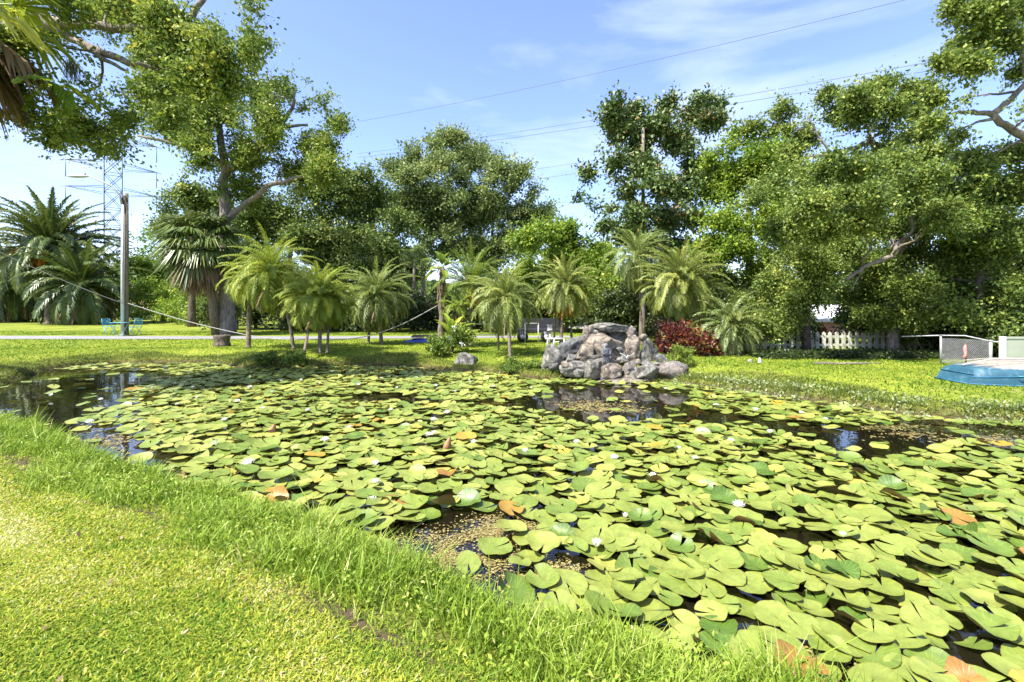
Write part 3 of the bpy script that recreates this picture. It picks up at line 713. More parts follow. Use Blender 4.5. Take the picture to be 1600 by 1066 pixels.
# upright curled brown leaves
for (x, y, lab) in ((424,680,'brown curled lily leaf standing up in the left part of the pads'), (697,703,'brown curled lily leaf standing up in the middle of the pads')):
    p = gp(x, y, 0); b = MB(); vs = []
    for j in range(6):
        t = j/5
        for k in range(9):
            a = -2.2+4.4*k/8; r_ = .055*(1-t*.8)*(1+.5*math.sin(t*3.1))+.004; vs.append((p.x+math.cos(a)*r_+.05*t*t, p.y+math.sin(a)*r_, .15*t+.012*math.sin(a*3)*(1-t)+.02))
    b.add(vs, [(j*9+k, j*9+k+1, (j+1)*9+k+1, (j+1)*9+k) for j in range(5) for k in range(8)], True)
    tag(b.build('curled_leaf', simple('withered_leaf', (.42,.22,.10), .7, col2=(.22,.10,.04)), None), lab, 'curled leaf')

# ------------------------------------------------------------------ grass
def blades(P, h, wd, lean=.35, tn=(.45,.2), patch=None, bend=.5):
    n = len(P); a = RN.uniform(0, 2*np.pi, n); s_ = np.stack([np.cos(a), np.sin(a), np.zeros(n)], 1)
    ld = RN.normal(0, lean, (n, 3)); ld[:, 2] = 1; ld /= np.linalg.norm(ld, axis=1)[:, None]
    h = np.asarray(h)[:, None]; w_ = np.asarray(wd)[:, None]*s_
    mid = P+ld*h*.55; out = ld.copy(); out[:, 2] = 0; out = out*(1+bend*1.5)+RN.normal(0, .15*bend, out.shape)
    tip = mid+(ld+out*bend)*h*.42; tip[:, 2] -= (bend*.16*h[:, 0])
    Q = np.concatenate([np.stack([P-w_, P+w_, mid+w_*.85, mid-w_*.85], 1), np.stack([mid-w_*.85, mid+w_*.85, tip+w_*.08, tip-w_*.08], 1)])
    t = RN.normal(tn[0], tn[1], n)+(0 if patch is None else patch); t = t.clip(0, 1); return Q, np.concatenate([t, t])
def scatter(n, x0, x1, y0, y1, cond):
    XY = np.column_stack([RN.uniform(x0, x1, n), RN.uniform(y0, y1, n)]); d = sdist(XY); k = cond(XY, d); XY = XY[k]; return np.column_stack([XY, height(XY)-.004]), d[k]
def fpatch(X, Y, s=1.0): return np.sin(X*1.3*s+2*np.sin(Y*.9*s))*np.sin(Y*1.9*s+1.7*np.sin(X*1.1*s))
infr = lambda XY: (np.abs(XY[:, 0]) < 1.11*XY[:, 1]+.35)
# near lawn
NL = []; NT = []
for (ya, yb, n, h0, w0) in ((1.0, 2.7, 230000, .024, .0036), (2.7, 4.6, 210000, .025, .0044), (4.6, 9.5, 170000, .027, .0065)):
    XY = np.column_stack([RN.uniform(-10.5, 2.6, n*2), RN.uniform(ya, yb, n*2)])
    XY = XY[infr(XY)][:n]; d = sdist(XY)
    k = (d > .62) & (XY[:, 1] < 9+0*d); XY = XY[k]; dd = d[k]
    k2 = ~((XY[:, 0] < -8.5) & (XY[:, 1] > 8)); XY = XY[k2]; dd = dd[k2]
    # straw streaks run along the bank, thinner grass near the scalped edge
    st = np.clip(1.15*np.exp(-((dd-1.35-.16*np.sin(XY[:, 0]*1.7))/.20)**2)*(.5+.5*np.sin(XY[:, 0]*2.3+XY[:, 1]))+.55*np.exp(-((dd-.95)/.14)**2)*(.5+.5*np.sin(XY[:, 0]*3.1))+.8*np.exp(-((dd-2.0-.1*np.sin(XY[:, 0]*2.2))/.10)**2)*(XY[:, 0] < -2.2), 0, 1)
    kk = RN.random(len(XY)) > st*.30+.92*np.exp(-((dd-.84-.1*np.sin(XY[:, 0]*2.7))/.10)**2)*(.5+.5*np.sin(XY[:, 0]*4.1+XY[:, 1]*2)); XY = XY[kk]; st = st[kk]
    P = np.column_stack([XY, height(XY)-.004]); pt = .12*fpatch(XY[:, 0], XY[:, 1], 1.1)+.10*fpatch(XY[:, 0], XY[:, 1], 3.7)+st*.36
    Q, T = blades(P, h0*RN.uniform(.6, 1.4, len(P))*(1-.35*st), w0*RN.uniform(.7, 1.4, len(P)), .75, (.40,.25), pt, .7); NL.append(Q); NT.append(T)
# middle and far lawn
for (ya, yb, n, h0, w0) in ((6.5, 17.5, 240000, .05, .010), (17, 30, 90000, .05, .02)):
    P, d = scatter(n, -32, 26, ya, yb, lambda XY, d: (d > .45) & infr(XY) & ~((XY[:, 1] > 22.0) & (XY[:, 1] < 25.1) & (XY[:, 0] < 3)) & ~((XY[:, 1] < 8.5) & (XY[:, 0] < 2)))
    pt = .16*fpatch(P[:, 0], P[:, 1], .6)+.12*fpatch(P[:, 0], P[:, 1], 2.1)-.12-.10*(P[:, 0] > 5)  # blades on the right tinted darker, tree shade put into their colour
    Q, T = blades(P, h0*RN.uniform(.5, 1.4, len(P)), w0*RN.uniform(.6, 1.3, len(P)), .6, (.42,.16), pt, .6); NL.append(Q); NT.append(T)
tag(quads('lawn_grass', np.concatenate(NL), np.concatenate(NT), M['grass']), 'mown yellow green lawn grass', 'grass', kind='stuff')
XY = np.column_stack([RN.uniform(-9, 2.4, 2600), RN.uniform(1.2, 9, 2600)]); XY = XY[(sdist(XY) > .8) & infr(XY) & (RN.random(2600) < .35)]
tag(quads('fallen_leaves', leafquads(np.column_stack([XY, height(XY)+.022]), .032*RN.uniform(.6, 1.3, len(XY)), 3.0, .28), RN.random(len(XY)), M['deadfrond']), 'scattered dry fallen leaves on the near lawn', 'fallen leaves', kind='stuff')
# tall grass on the near bank
P, d = scatter(420000, -11, 2.6, 1.3, 9.6, lambda XY, d: (d > -.10) & (d < .66+.14*np.sin(XY[:, 0]*2.7)+.07*np.sin(XY[:, 0]*7+XY[:, 1]*3)+.14*RN.normal(size=len(XY))) & infr(XY) & ((XY[:, 0]*0+RN.random(len(XY))) < np.clip(4.0/XY[:, 1], .35, 1)))
clump = .5+.5*fpatch(P[:, 0], P[:, 1], 3.3)
hh = (.07+.19*clump*np.clip(1.3-1.1*np.abs(d-.2), .12, 1))*RN.uniform(.45, 1.3, len(P))*np.where(RN.random(len(P)) < .03, 1.6, 1)
Q, T = blades(P, hh, .0021+.0009*P[:, 1]*RN.uniform(.5, 1.2, len(P)), .38, (.43,.20), .20*fpatch(P[:, 0], P[:, 1], 1.5)+.16*fpatch(P[:, 0], P[:, 1], 5), .55)
# small leafy weeds mixed in
k = RN.random(len(P)) < .16; W = P[k]; W = np.repeat(W, 4, 0)+np.column_stack([RN.normal(0, .02, (k.sum()*4, 2)), RN.uniform(.04, .15, k.sum()*4)])
QW = leafquads(W, .030*RN.uniform(.6, 1.3, len(W)), .9, .22)
tag(quads('tall_grass', np.concatenate([Q, QW]), np.concatenate([T, RN.normal(.6, .18, len(QW)).clip(0, 1)]), M['tallgrass']), 'tall bright green grass along the near water edge', 'grass', kind='stuff')
# rough grass along the far bank
P, d = scatter(420000, -15, 13, 6, 17, lambda XY, d: (d > -.06) & (d < .7+.3*np.sin(XY[:, 0]*1.3)) & infr(XY) & ((XY[:, 1] > 9.2) | (XY[:, 0] > 2)))
clump = .5+.5*fpatch(P[:, 0], P[:, 1], 2.3)
Q, T = blades(P, (.05+.11*clump)*RN.uniform(.5, 1.3, len(P)), .007*RN.uniform(.5, 1.3, len(P)), .6, (.42,.22), .2*fpatch(P[:, 0], P[:, 1], 1.2), .8)
tag(quads('bank_grass', Q, T, M['bankgrass']), 'rough grass hanging over the far water edge', 'grass', kind='stuff')
# pale trailing marsh plants at the right far bank
P, d = scatter(60000, 2.4, 12, 6, 13, lambda XY, d: (d > -.28) & (d < .55) & infr(XY) & (RN.random(len(XY)) < .9*(.5+.5*fpatch(XY[:, 0], XY[:, 1], 2.0)))); P[:, 2] = np.maximum(P[:, 2], .01)+RN.uniform(.01, .10, len(P))
tag(quads('marsh_plants', leafquads(P, .07*RN.uniform(.5, 1.3, len(P)), 1.0, .22), RN.normal(.55, .25, len(P)).clip(0, 1), M['paleplant']), 'pale trailing water plants along the right far bank', 'water plants', kind='stuff')

# ------------------------------------------------------------------ rocks
from mathutils import noise as mno
import bmesh
def rock(name, label, c, size, mat, seed, cuts=13, rough=.075, boxy=.0, lean=0, cat='rock', group=None, sub=4):
    rnd = random.Random(seed); bm = bmesh.new(); bmesh.ops.create_icosphere(bm, subdivisions=sub, radius=1.0)
    pl = []
    for _ in range(cuts):
        n = Vector([rnd.gauss(0, 1) for _ in range(3)]).normalized(); pl.append((n, rnd.uniform(.48, .82)))
    for v in bm.verts:
        p = v.co.copy()
        if boxy:
            m = max(abs(p.x), abs(p.y), abs(p.z)); p = p.lerp(p/m*.86, boxy)
        for n, h_ in pl:
            q = p.dot(n)-h_
            if q > 0: p -= n*q*.97
        nz_ = mno.fractal(p*1.7+Vector((seed*3.1, 0, 0)), .9, 2.1, 5)
        p += p.normalized()*nz_*rough*1.6
        r2 = mno.ridged_multi_fractal(p*2.6+Vector((0, seed, 0)), .9, 2.2, 3, 1.0, 2.0)
        p -= p.normalized()*(r2-1)*rough*.6
        v.co = p
    bm.normal_update()
    mn = [min(v.co[i] for v in bm.verts) for i in range(3)]; mxx = [max(v.co[i] for v in bm.verts) for i in range(3)]
    for v in bm.verts:
        v.co = Vector([(v.co[i]-(mn[i]+mxx[i])/2)/(mxx[i]-mn[i])*size[i] for i in range(3)])
        v.co.x += lean*v.co.z
    me = bpy.data.meshes.new(name); bm.to_mesh(me); bm.free(); me.materials.append(M[mat])
    me.polygons.foreach_set('use_smooth', [True]*len(me.polygons))
    o = link(bpy.data.objects.new(name, me)); o.location = c; o.rotation_euler.z = rnd.uniform(-.2, .2)
    return tag(o, label, cat, group)
def rk(x0, x1, y0, y1, d, label, mat, dep=.8, **kw):
    c = dp((x0+x1)/2, (y0+y1)/2, d); wx = 1.12*(x1-x0)/F*d; hz_ = 1.14*(y1-y0)/F*d
    kw.setdefault('seed', int(x0)); return rock(kw.pop('name', 'boulder'), label, c, (wx, wx*dep if wx < 1.2 else wx*.55, hz_), mat, **kw)
G = 'rocks of the pond waterfall'
rk(846,876,541,583,12.7,'upright grey rock standing at the far left front of the waterfall','rockgrey',group=G,lean=-.12)
rk(872,916,524,562,13.6,'dark bluish slab leaning at the back left of the waterfall','rockdark',group=G,lean=.5,cuts=12)
rk(896,931,539,574,13.0,'squat tan block beside the dark slab','rocktan',group=G,boxy=.5,cuts=12)
rk(908,927,511,552,13.5,'narrow pale tan rock wedged under the top ledge','rocktan',group=G,cuts=10)
rk(918,990,517,560,14.3,'big grey back wall rock of the waterfall below the ledge','rockgrey',group=G,boxy=.6)
rk(920,986,505,519,14.0,'flat weathered ledge stone topping the waterfall','rockgrey',group=G,boxy=.5,dep=.9)
rk(920,980,523,568,13.1,'large pointed tan grey boulder right behind the statue','rocktan',group=G,cuts=14,lean=-.2)
rk(976,1001,526,572,13.2,'tall rounded tan rock right of the big pointed boulder','rocktan',group=G,cuts=7)
rk(981,996,510,532,13.8,'small brown knob of rock at the right end of the ledge','rockbrown',group=G)
rk(997,1028,531,572,13.4,'square cut grey block at the right of the waterfall','rockgrey',group=G,boxy=.85,cuts=5)
rk(876,916,565,588,12.4,'long low grey rock at the left of the front row','rockgrey',group=G,cuts=8)
rk(908,944,563,592,12.2,'flat topped grey rock in the front row left of the statue foot','rockgrey',group=G,cuts=10)
rk(939,972,569,594,12.1,'pale creased rock in the middle of the front row','rocktan',group=G,cuts=9)
rk(970,994,565,589,12.3,'small dark rounded rock under the white bird figure','rockbrown',group=G,cuts=5)
rk(986,1033,569,597,12.1,'broad grey rock with white streaks in the front row','rockgrey',group=G,cuts=10,seed=41)
rk(1029,1073,565,599,12.0,'big round brown grey boulder at the right end of the front row','rockbrown',group=G,cuts=3,rough=.06)
rk(950,966,558,570,12.7,'small pinkish stone beside the statue','pinkstone',group=G)
rk(964,984,555,568,12.8,'small grey stone behind the bird figure','rockgrey',group=G)
rk(1000,1034,565,574,12.7,'low grey kerb stone behind the broad streaked rock','rockgrey',group=G,boxy=.6)
rk(1024,1042,554,572,13.2,'mossy dark stone between the square block and the round boulder','rockdark',group=G)
rk(866,882,556,578,12.8,'small crumbled tan stone beside the upright left rock','rocktan',group=G)
rk(896,1062,588,606,12.35,'low pink brown mortar base under the front row','pinkstone',group=G,dep=.5,boxy=.5,rough=.06,name='stone_base')
rk(711,747,552,582,14.3,'lone grey boulder with a flat pale top on the lawn edge','rockgrey',cuts=8)
rk(1096,1126,598,611,11.2,'flat pinkish stone at the water edge right of the waterfall','pinkstone',cuts=6,seed=8)
for i, (x, y, lab) in enumerate(((1180,571,'small white stone among garden ornaments under the palms'), (1152,574,'tan rubble stone lying at the foot of the dark palm'))):
    rk(x-9, x+9, y-5, y+4, 12.9, lab, 'rocktan' if i else 'rockgrey', seed=60+i, sub=3)

for i, (x, y, d_) in enumerate(((892,560,12.6),(884,570,12.3),(930,560,12.8),(938,566,12.5),(996,566,12.6),(1010,566,12.8),(1042,566,12.7),(905,558,12.9),(990,546,13.3),(968,548,12.9),(1036,574,12.4),(948,590,12.0),(904,583,12.1),(980,590,12.0),(1018,590,12.0),(930,520,13.7),(1004,528,13.6),(866,572,12.5))):
    w_ = random.uniform(9, 17); rk(x-w_/2, x+w_/2, y-w_*.38, y+w_*.38, d_, 'small angular rubble stone wedged between the big waterfall boulders', ('rockgrey','rocktan','rockdark')[i % 3], seed=200+i, sub=3, name='rubble_stone', group='rubble between the waterfall boulders')
# statue of a robed figure
p = dp(947, 569, 12.45); root = empty('statue', p, 'dark grey robed praying figure statue standing before the big pointed rock', 'statue')
b = MB(); b.lathe([(.10,0),(.105,.02),(.098,.06),(.088,.18),(.080,.28),(.088,.36),(.092,.40),(.070,.435),(.040,.45),(.030,.46)], n=24, sy=.7)
for k in range(7):
    a = -2.4+.28*k*2; b.tube([(math.cos(a)*.095, math.sin(a)*.066, .01), (math.cos(a)*.082, math.sin(a)*.056, .2), (math.cos(a)*.074, math.sin(a)*.05, .33)], [.012, .008, .004], 6)
b.build('robe', M['stone'], root)
b = MB(); b.lathe([(.004,.436),(.030,.445),(.041,.475),(.042,.50),(.036,.525),(.018,.543),(.002,.548)], c=(0,-.008,0), n=18, sx=.85, sy=1)
b.tube([(0,-.048,.495),(0,-.056,.485),(0,-.05,.478)], [.003,.006,.004], 6); b.build('head', M['stone'], root)
b = MB(); b.lathe([(.085,.30),(.078,.36),(.066,.42),(.052,.47),(.050,.51),(.040,.545),(.018,.562),(.003,.566)], c=(0,.014,0), n=20, sx=1, sy=.75); b.build('veil', simple('statue_veil', (.24,.24,.24), .8, var=.3), root)
b = MB()
for s_ in (-1, 1): b.tube([(s_*.086,0,.385),(s_*.105,-.03,.30),(s_*.07,-.075,.27),(s_*.012,-.092,.315),(s_*.006,-.094,.35)], [.026,.027,.026,.014,.006], 10)
b.build('arms', M['stone'], root); root.scale = (1.05, 1.05, .96)
# white bird figure with raised wings
p = dp(980, 561, 11.95); root = empty('bird_figure', p, 'white garden figure of a bird with spread wings on the dark rounded rock', 'figurine')
b = MB(); b.tube([(0,.08,.01),(0,.03,.03),(0,-.04,.045),(0,-.075,.075),(0,-.09,.105),(0,-.115,.10)], [.012,.035,.038,.018,.016,.004], 10); b.build('body', M['white'], root)
for s_ in (-1, 1):
    b = MB(); vs = []
    for i in range(6):
        t = i/5; x = s_*(.02+.17*t); z = .05+.10*t**.8; cwd = .06*(1-t*.7); vs += [(x, -cwd*.6, z+.012), (x, cwd, z-.035*(1-t)), (x, cwd, z-.045*(1-t)-.01), (x, -cwd*.6, z)]
    b.add(vs, [(4*i+k, 4*i+(k+1) % 4, 4*i+4+(k+1) % 4, 4*i+4+k) for i in range(5) for k in range(4)]+[(20,21,22,23)], True); b.build('wing', M['white'], root)
root.scale = (.95,)*3
# little garden ornaments right of the palms
p = dp(1187, 571, 12.8); b = MB(); b.lathe([(.07,0),(.075,.03),(.06,.07),(.035,.12),(.028,.15),(.034,.17),(.022,.20),(.003,.215)], n=16, sy=.8)
tag(b.build('garden_gnome', M['white'], None, None), 'little white seated garden figure at the edge of the shady lawn', 'figurine').location = p
p = dp(1172, 572, 12.9); b = MB(); b.lathe([(.06,0),(.075,.05),(.08,.11),(.05,.16),(.055,.18),(.05,.18),(.03,.15)], n=16)
tag(b.build('clay_pot', simple('grey_pot', (.30,.27,.25), .8), None), 'small grey clay pot beside the white garden figure', 'pot').location = p

# ------------------------------------------------------------------ boat
def boat():
    # overturned dinghy: long axis x, keel side up
    root = empty('overturned_boat', (9.02, 9.55, .4), 'faded blue overturned rowing boat with tan bottom on the right lawn', 'boat')
    L_ = 3.1; sec = []
    N = 26; Kp = 21
    for i in range(N+1):
        t = i/N; x = t*L_
        wv = .60*min(1, .66+.34*min(1, t/.22)**.7)*(1-.06*max(0, t-.7)/.3)
        ht = .42*min(1, .70+.30*min(1, t/.30)); ring = []
        for k in range(Kp):
            a = k/(Kp-1)*2-1   # -1..1 across
            s_ = abs(a)
            if s_ < .6: yy = a/.6*.80*wv; zz = ht*(1-.045*(s_/.6)**2)
            else:
                q = (s_-.6)/.4; e = 1-(1-min(1, q*2.2))**2
                yy = math.copysign(wv*(.80+.15*e+.05*q), a); zz = ht*(.955-.10*(1-math.cos(min(1, q*2.2)*1.57))-.855*max(0, (q-.12)/.88))
            ring.append((x-(.16*(1-zz/ht) if i == 0 else .16*(1-zz/ht)*(1-min(1, t/.2))), yy, max(0, zz)))
        sec.append(ring)
    b = MB(); vs = [v for r_ in sec for v in r_]
    b.add(vs, [(i*Kp+k, (i+1)*Kp+k, (i+1)*Kp+k+1, i*Kp+k+1) for i in range(N) for k in range(Kp-1)], True)
    c0 = len(b.v)
    b.add([*sec[0]], [tuple(range(Kp))[::-1]]); b.add([*sec[-1]], [tuple(range(Kp))])
    m, n, p_, out = newmat('boat_hull'); tcn = n.nodes.new('ShaderNodeTexCoord'); g = n.nodes.new('ShaderNodeSeparateXYZ'); n.links.new(tcn.outputs['Object'], g.inputs[0])
    nz_ = noise(n, 3.5, 7, .65, tcn.outputs['Object'], .8); nf = noise(n, 16, 5, .7, tcn.outputs['Object'])
    ad = n.nodes.new('ShaderNodeMath'); ad.operation = 'MULTIPLY_ADD'; n.links.new(nz_.outputs['Fac'], ad.inputs[0]); ad.inputs[1].default_value = .12; n.links.new(g.outputs['Z'], ad.inputs[2])
    top = ramp(n, [(.375, (0,0,0)), (.41, (1,1,1))]); n.links.new(ad.outputs[0], top.inputs[0])
    blue = ramp(n, [(.35, (.012,.058,.088)), (.55, (.022,.090,.130)), (.70, (.12,.19,.21))]); n.links.new(nz_.outputs['Fac'], blue.inputs[0])
    tan = ramp(n, [(.3, (.15,.12,.10)), (.55, (.32,.275,.22)), (.75, (.46,.44,.39))]); n.links.new(nf.outputs['Fac'], tan.inputs[0])
    chip = ramp(n, [(.70, (0,0,0)), (.74, (1,1,1))]); n.links.new(nf.outputs['Fac'], chip.inputs[0])
    a = mixc(n, chip.outputs[0], blue.outputs[0], (.45,.42,.36)); a = mixc(n, top.outputs[0], a, tan.outputs[0])
    n.links.new(a, p_.inputs['Base Color']); p_.inputs['Roughness'].default_value = .6; bump(n, p_, nf.outputs['Fac'], .15, .01)
    b.build('hull', m, root)
    b = MB()   # gunwale rim and rub rail
    for zf, off, r_ in ((0, .012, .016), (.60, .004, .011)):
        for s_ in (-1, 1):
            pts = []
            for i in range(N+1):
                ring = sec[i]; hh_ = max(v[2] for v in ring)*zf; best = min(ring[:Kp//2] if s_ < 0 else ring[Kp//2+1:], key=lambda v: abs(v[2]-hh_)); pts.append(Vector((best[0], best[1]+s_*off, max(.015, best[2]))))
            b.tube(pts, r_, 8)
    b.tube([Vector((sec[0][0][0], -.40, .02)), Vector((sec[0][0][0], .40, .02))], .016, 8); b.tube([Vector((sec[0][5][0]-.06, -.40, .2)), Vector((sec[0][5][0]-.06, .40, .2))], .010, 8)
    b.build('rim', simple('boat_rim', (.02,.13,.23), .6, var=.4), root)
    b = MB(); b.tube([(.05, 0, .335), (.6, 0, .46), (3.05, 0, .462)], .016, 6); b.tube([(.3, .28, .40), (.8, .28, .448), (3.0, .28, .45)], .010, 6); b.tube([(.3, -.28, .40), (.8, -.28, .448), (3.0, -.28, .45)], .010, 6)
    b.build('keel', simple('boat_keel', (.45,.40,.34), .8, var=.4), root)
    for x in (.55, 1.75):
        b = MB(); b.tube([(x, -.605, .19), (x+.02, -.635, .20), (x+.15, -.640, .20), (x+.17, -.605, .19)], .010, 6); b.build('handle', simple_cache('hull_handle', (.06,.30,.42)), root)
    return root
bt = boat(); bt.rotation_euler.z = R(-5)

# ------------------------------------------------------------------ fences and right side
def picket_fence():
    d = 17.0; x0, x1 = dp(1165, 540, d).x, dp(1452, 540, d).x
    root = empty('picket_fence', (x0, d, .4), 'weathered pale green white picket fence behind the shady lawn', 'fence')
    b = MB(); n = int((x1-x0)/.235)
    for i in range(n):
        x = i*.235; h_ = .63+random.uniform(-.02, .02); t = random.gauss(0, .012)
        wv = .065
        vs = [(x-wv+t*0, 0, 0), (x+wv, 0, 0), (x+wv+t, 0, h_-.07), (x+t, 0, h_), (x-wv+t, 0, h_-.07)]; vs += [(a, .02, c) for a, _, c in vs]
        b.add(vs, [(0,1,2,3,4), (9,8,7,6,5)]+[(k, (k+1) % 5+5-0 if False else k+5, (k+1) % 5+5, (k+1) % 5) for k in range(5)])
    b.build('pickets', M['picket'], root)
    for z in (.14, .44): MB().box((n*.1175, .045, z), (n*.235, .045, .08)).build('rail', M['picket'], root)
    for i in range(0, n, 10): MB().box((i*.235+.11, .085, .32), (.09, .035, .66)).build('post', M['picket'], root)
picket_fence()
def chainlink():
    P0 = gp(1440, 566, .4); P1 = gp(1470, 568, .4); P2 = gp(1548, 575, .4); P3 = gp(1568, 577, .4)
    root = empty('chain_link_fence', P1, 'sagging grey chain link fence with steel posts behind the boat', 'fence')
    for P, h_, r_ in ((P1, .74, .024), (P2, .66, .035)):
        b = MB(); b.tube([P-P1, P-P1+Vector((0, 0, h_))], r_, 10); b.lathe([(r_*1.3, h_), (r_*1.2, h_+.02), (.004, h_+.035)], c=P-P1, n=10); b.build('post', M['galv'], root)
    b = MB(); b.tube([P0-P1+Vector((-.3,.3,.68)), Vector((0,0,.745)), Vector((.6,-.05,.74)), P2-P1+Vector((0, 0, .66)), P3-P1+Vector((0,0,.64))], .016, 8); b.build('top_rail', M['galv'], root)
    b = MB(); A = Vector((0,0,0)); Bv = P2-P1
    k = 26
    for i in range(-12, k):
        for s_ in (0, 1):
            t0, t1 = i/k, (i+12)/k
            if s_: t0, t1 = t1, t0
            q0, q1 = A.lerp(Bv, max(0, min(1, t0))), A.lerp(Bv, max(0, min(1, t1)))
            f0 = (max(0, min(1, t0))-t0)/(t1-t0); f1 = (max(0, min(1, t1))-t0)/(t1-t0)
            b.tube([q0+Vector((0,0,.02+.66*f0)), q1+Vector((0,0,.02+.66*f1))], .003, 4, cap=False)
    b.build('wire_mesh', M['galv'], root)
chainlink()
P = gp(1566, 578, .4); root = empty('vinyl_panel', P, 'pale sage green flat panel enclosure at the right edge', 'panel fence')
MB().box((1.0, .03, .385), (1.9, .03, .70)).build('panel', M['sage'], root)
MB().box((.03, .02, .40), (.09, .09, .80)).build('post', M['white'], root)
MB().box((1.03, .03, .765), (1.9, .06, .05)).build('top_rail', M['sage'], root); MB().box((1.03, .03, .03), (1.9, .06, .05)).build('bottom_rail', M['sage'], root)
# hanging cloth on a stick between fence and boat
P = gp(1509, 574, .4); root = empty('cloth_stake', P, 'faded pink cloth tied to a thin dark stake behind the boat', 'stake')
MB().tube([(0,0,0),(.01,0,.62)], .018, 8).build('stake', M['barkdark'], root)
b = MB(); b.tube([(-.03,-.02,.56),(-.05,-.03,.45),(-.03,-.03,.33),(-.07,-.03,.24)], [.018,.04,.028,.045], 9); b.build('cloth', M['pink'], root)
# pole lying on the grass, board
b = MB(); b.tube([(-.62,0,.03),(-.1,.01,.035),(.6,.03,.03)], [.022,.026,.02], 8); b.build('fallen_pole', M['wood']).location = gp(1343, 570, .4)
tag(bpy.data.objects['fallen_pole'], 'long grey pole lying on the shady lawn', 'pole')
b = MB(); b.box((0,0,.03), (.5,.12,.04)); b.build('old_board', M['wood']).location = gp(1288, 569, .4); tag(bpy.data.objects['old_board'], 'short old board lying in the grass left of the pole', 'board')
# mound of dark ground cover in front of the fence
P, d = scatter(26000, 7.2, 13.2, 13.2, 15.0, lambda XY, d: (np.abs(XY[:, 1]-14.2) < .8*(RN.random(len(XY))**.7)) & infr(XY)); P[:, 2] += RN.uniform(0, .16, len(P))
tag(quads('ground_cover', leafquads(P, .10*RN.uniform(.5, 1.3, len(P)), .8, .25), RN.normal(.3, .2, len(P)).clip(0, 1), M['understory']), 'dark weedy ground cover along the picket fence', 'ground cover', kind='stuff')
# pink house behind the fence
def house(name, label, x0, x1, y, zw, zr, wall, roof, depth=8, wins=()):
    root = empty(name, (x0, y, .3), label, 'house'); w_ = x1-x0
    MB().box((w_/2, depth/2, zw/2), (w_, depth, zw)).build('wall', M[wall], root)
    b = MB(); o = .5
    vs = [(-o,-o,zw+.003),(w_+o,-o,zw+.003),(w_+o,depth+o,zw+.003),(-o,depth+o,zw+.003),(depth*.35,depth/2,zr),(w_-depth*.35,depth/2,zr)]
    vs += [(a, b_, zw-.16) for a, b_, _ in vs[:4]]
    b.add(vs, [(0,1,5,4),(1,2,5),(2,3,4,5),(3,0,4),(0,6,7,1),(1,7,8,2),(2,8,9,3),(3,9,6,0),(6,9,8,7)]); b.build('roof', M[roof], root)
    for x, z, ww, hh_ in wins:
        wd = MB().box((x, -.02, z), (ww, .05, hh_)).build('window', M['black'], root)
        b = MB()
        for s_ in (-1, 1): b.box((x+s_*(ww/2+.03), -.04, z), (.06, .09, hh_+.12)); b.box((x, -.04, z+s_*(hh_/2+.03)), (ww, .085, .06))
        b.build('frame', M['white'], wd)
    return root
house('pink_house', 'pink house with a white roof edge seen through the trees above the picket fence', 14.2, 30, 24.5, 1.0, 1.75, 'pinkwall', 'roof', wins=((6, .6, 1.0, .4), (11, .6, 1.2, .4)))
house('far_house', 'low pale house with a tan roof behind the street light', -58, -49.5, 62, 1.3, 2.7, 'palewall', 'tanroof', 7, ((2, .8, 1.2, .6), (6, .8, 1.2, .6)))
house('background_house', 'white walled building glimpsed behind the waterfall palms', 1.8, 9, 33, 1.6, 3.0, 'palewall', 'roof', 6, ((2, 1.0, 1.2, .7), (5, 1.0, 1.2, .7)))

# ------------------------------------------------------------------ yard things in the middle distance
def chair(name, label, P, rz, mat, group=None):
    root = empty(name, P, label, 'chair', group); root.rotation_euler.z = rz
    b = MB(); 
    for k in range(7): b.box((0, -.18+.06*k, .44), (.42, .045, .018))
    b.build('seat', mat, root)
    b = MB()
    for s_ in (-1, 1): b.tube([(s_*.2, .2, .42), (s_*.2, .27, .66), (s_*.19, .31, .86)], .013, 6)
    for k in range(4): b.box((0, .245+.025*k, .58+.09*k), (.38, .014, .055))
    b.build('backrest', mat, root)
    for sx in (-1, 1):
        for a, c in ((-.22, .20), (.24, -.18)):
            MB().tube([(sx*.19, a, 0), (sx*.19, c, .43)], .013, 6).build('leg', mat, root)
    return root
chair('garden_chair', 'bright blue slatted folding chair left of the light pole', gp(171, 523, .4), R(70), M['bluepaint'], 'blue chairs at the pole')
chair('garden_chair', 'bright blue slatted folding chair right of the light pole', gp(211, 524, .4), R(-110), M['bluepaint'], 'blue chairs at the pole')
P = gp(190, 525, .4); P.y -= .1; root = empty('bistro_table', P, 'small teal slatted table between the two blue chairs', 'table')
b = MB()
for k in range(8): b.box((0, -.28+.08*k, .70), (.62, .06, .02))
b.build('tabletop', M['tealpaint'], root)
for sx in (-1, 1):
    for s_ in (-1, 1): MB().tube([(sx*.26, -.24*s_, 0), (sx*.26, .24*s_, .69)], .012, 6).build('leg', M['tealpaint'], root)
# stump
P = gp(347, 541, .4); b = MB()
b.lathe([(.30,0),(.27,.08),(.24,.2),(.26,.34),(.27,.40),(.22,.43),(.15,.38)], n=22)
b.v = [(v[0]*(1+.14*math.sin(i*1.7)), v[1]*(1+.14*math.cos(i*2.3)), v[2]+.015*math.sin(i*3.1)) for i, v in enumerate(b.v)]
tag(b.build('tree_stump', M['barkdark']), 'rough dark tree stump standing by the driveway in front of the oak', 'stump').location = P
for i in range(14): pass
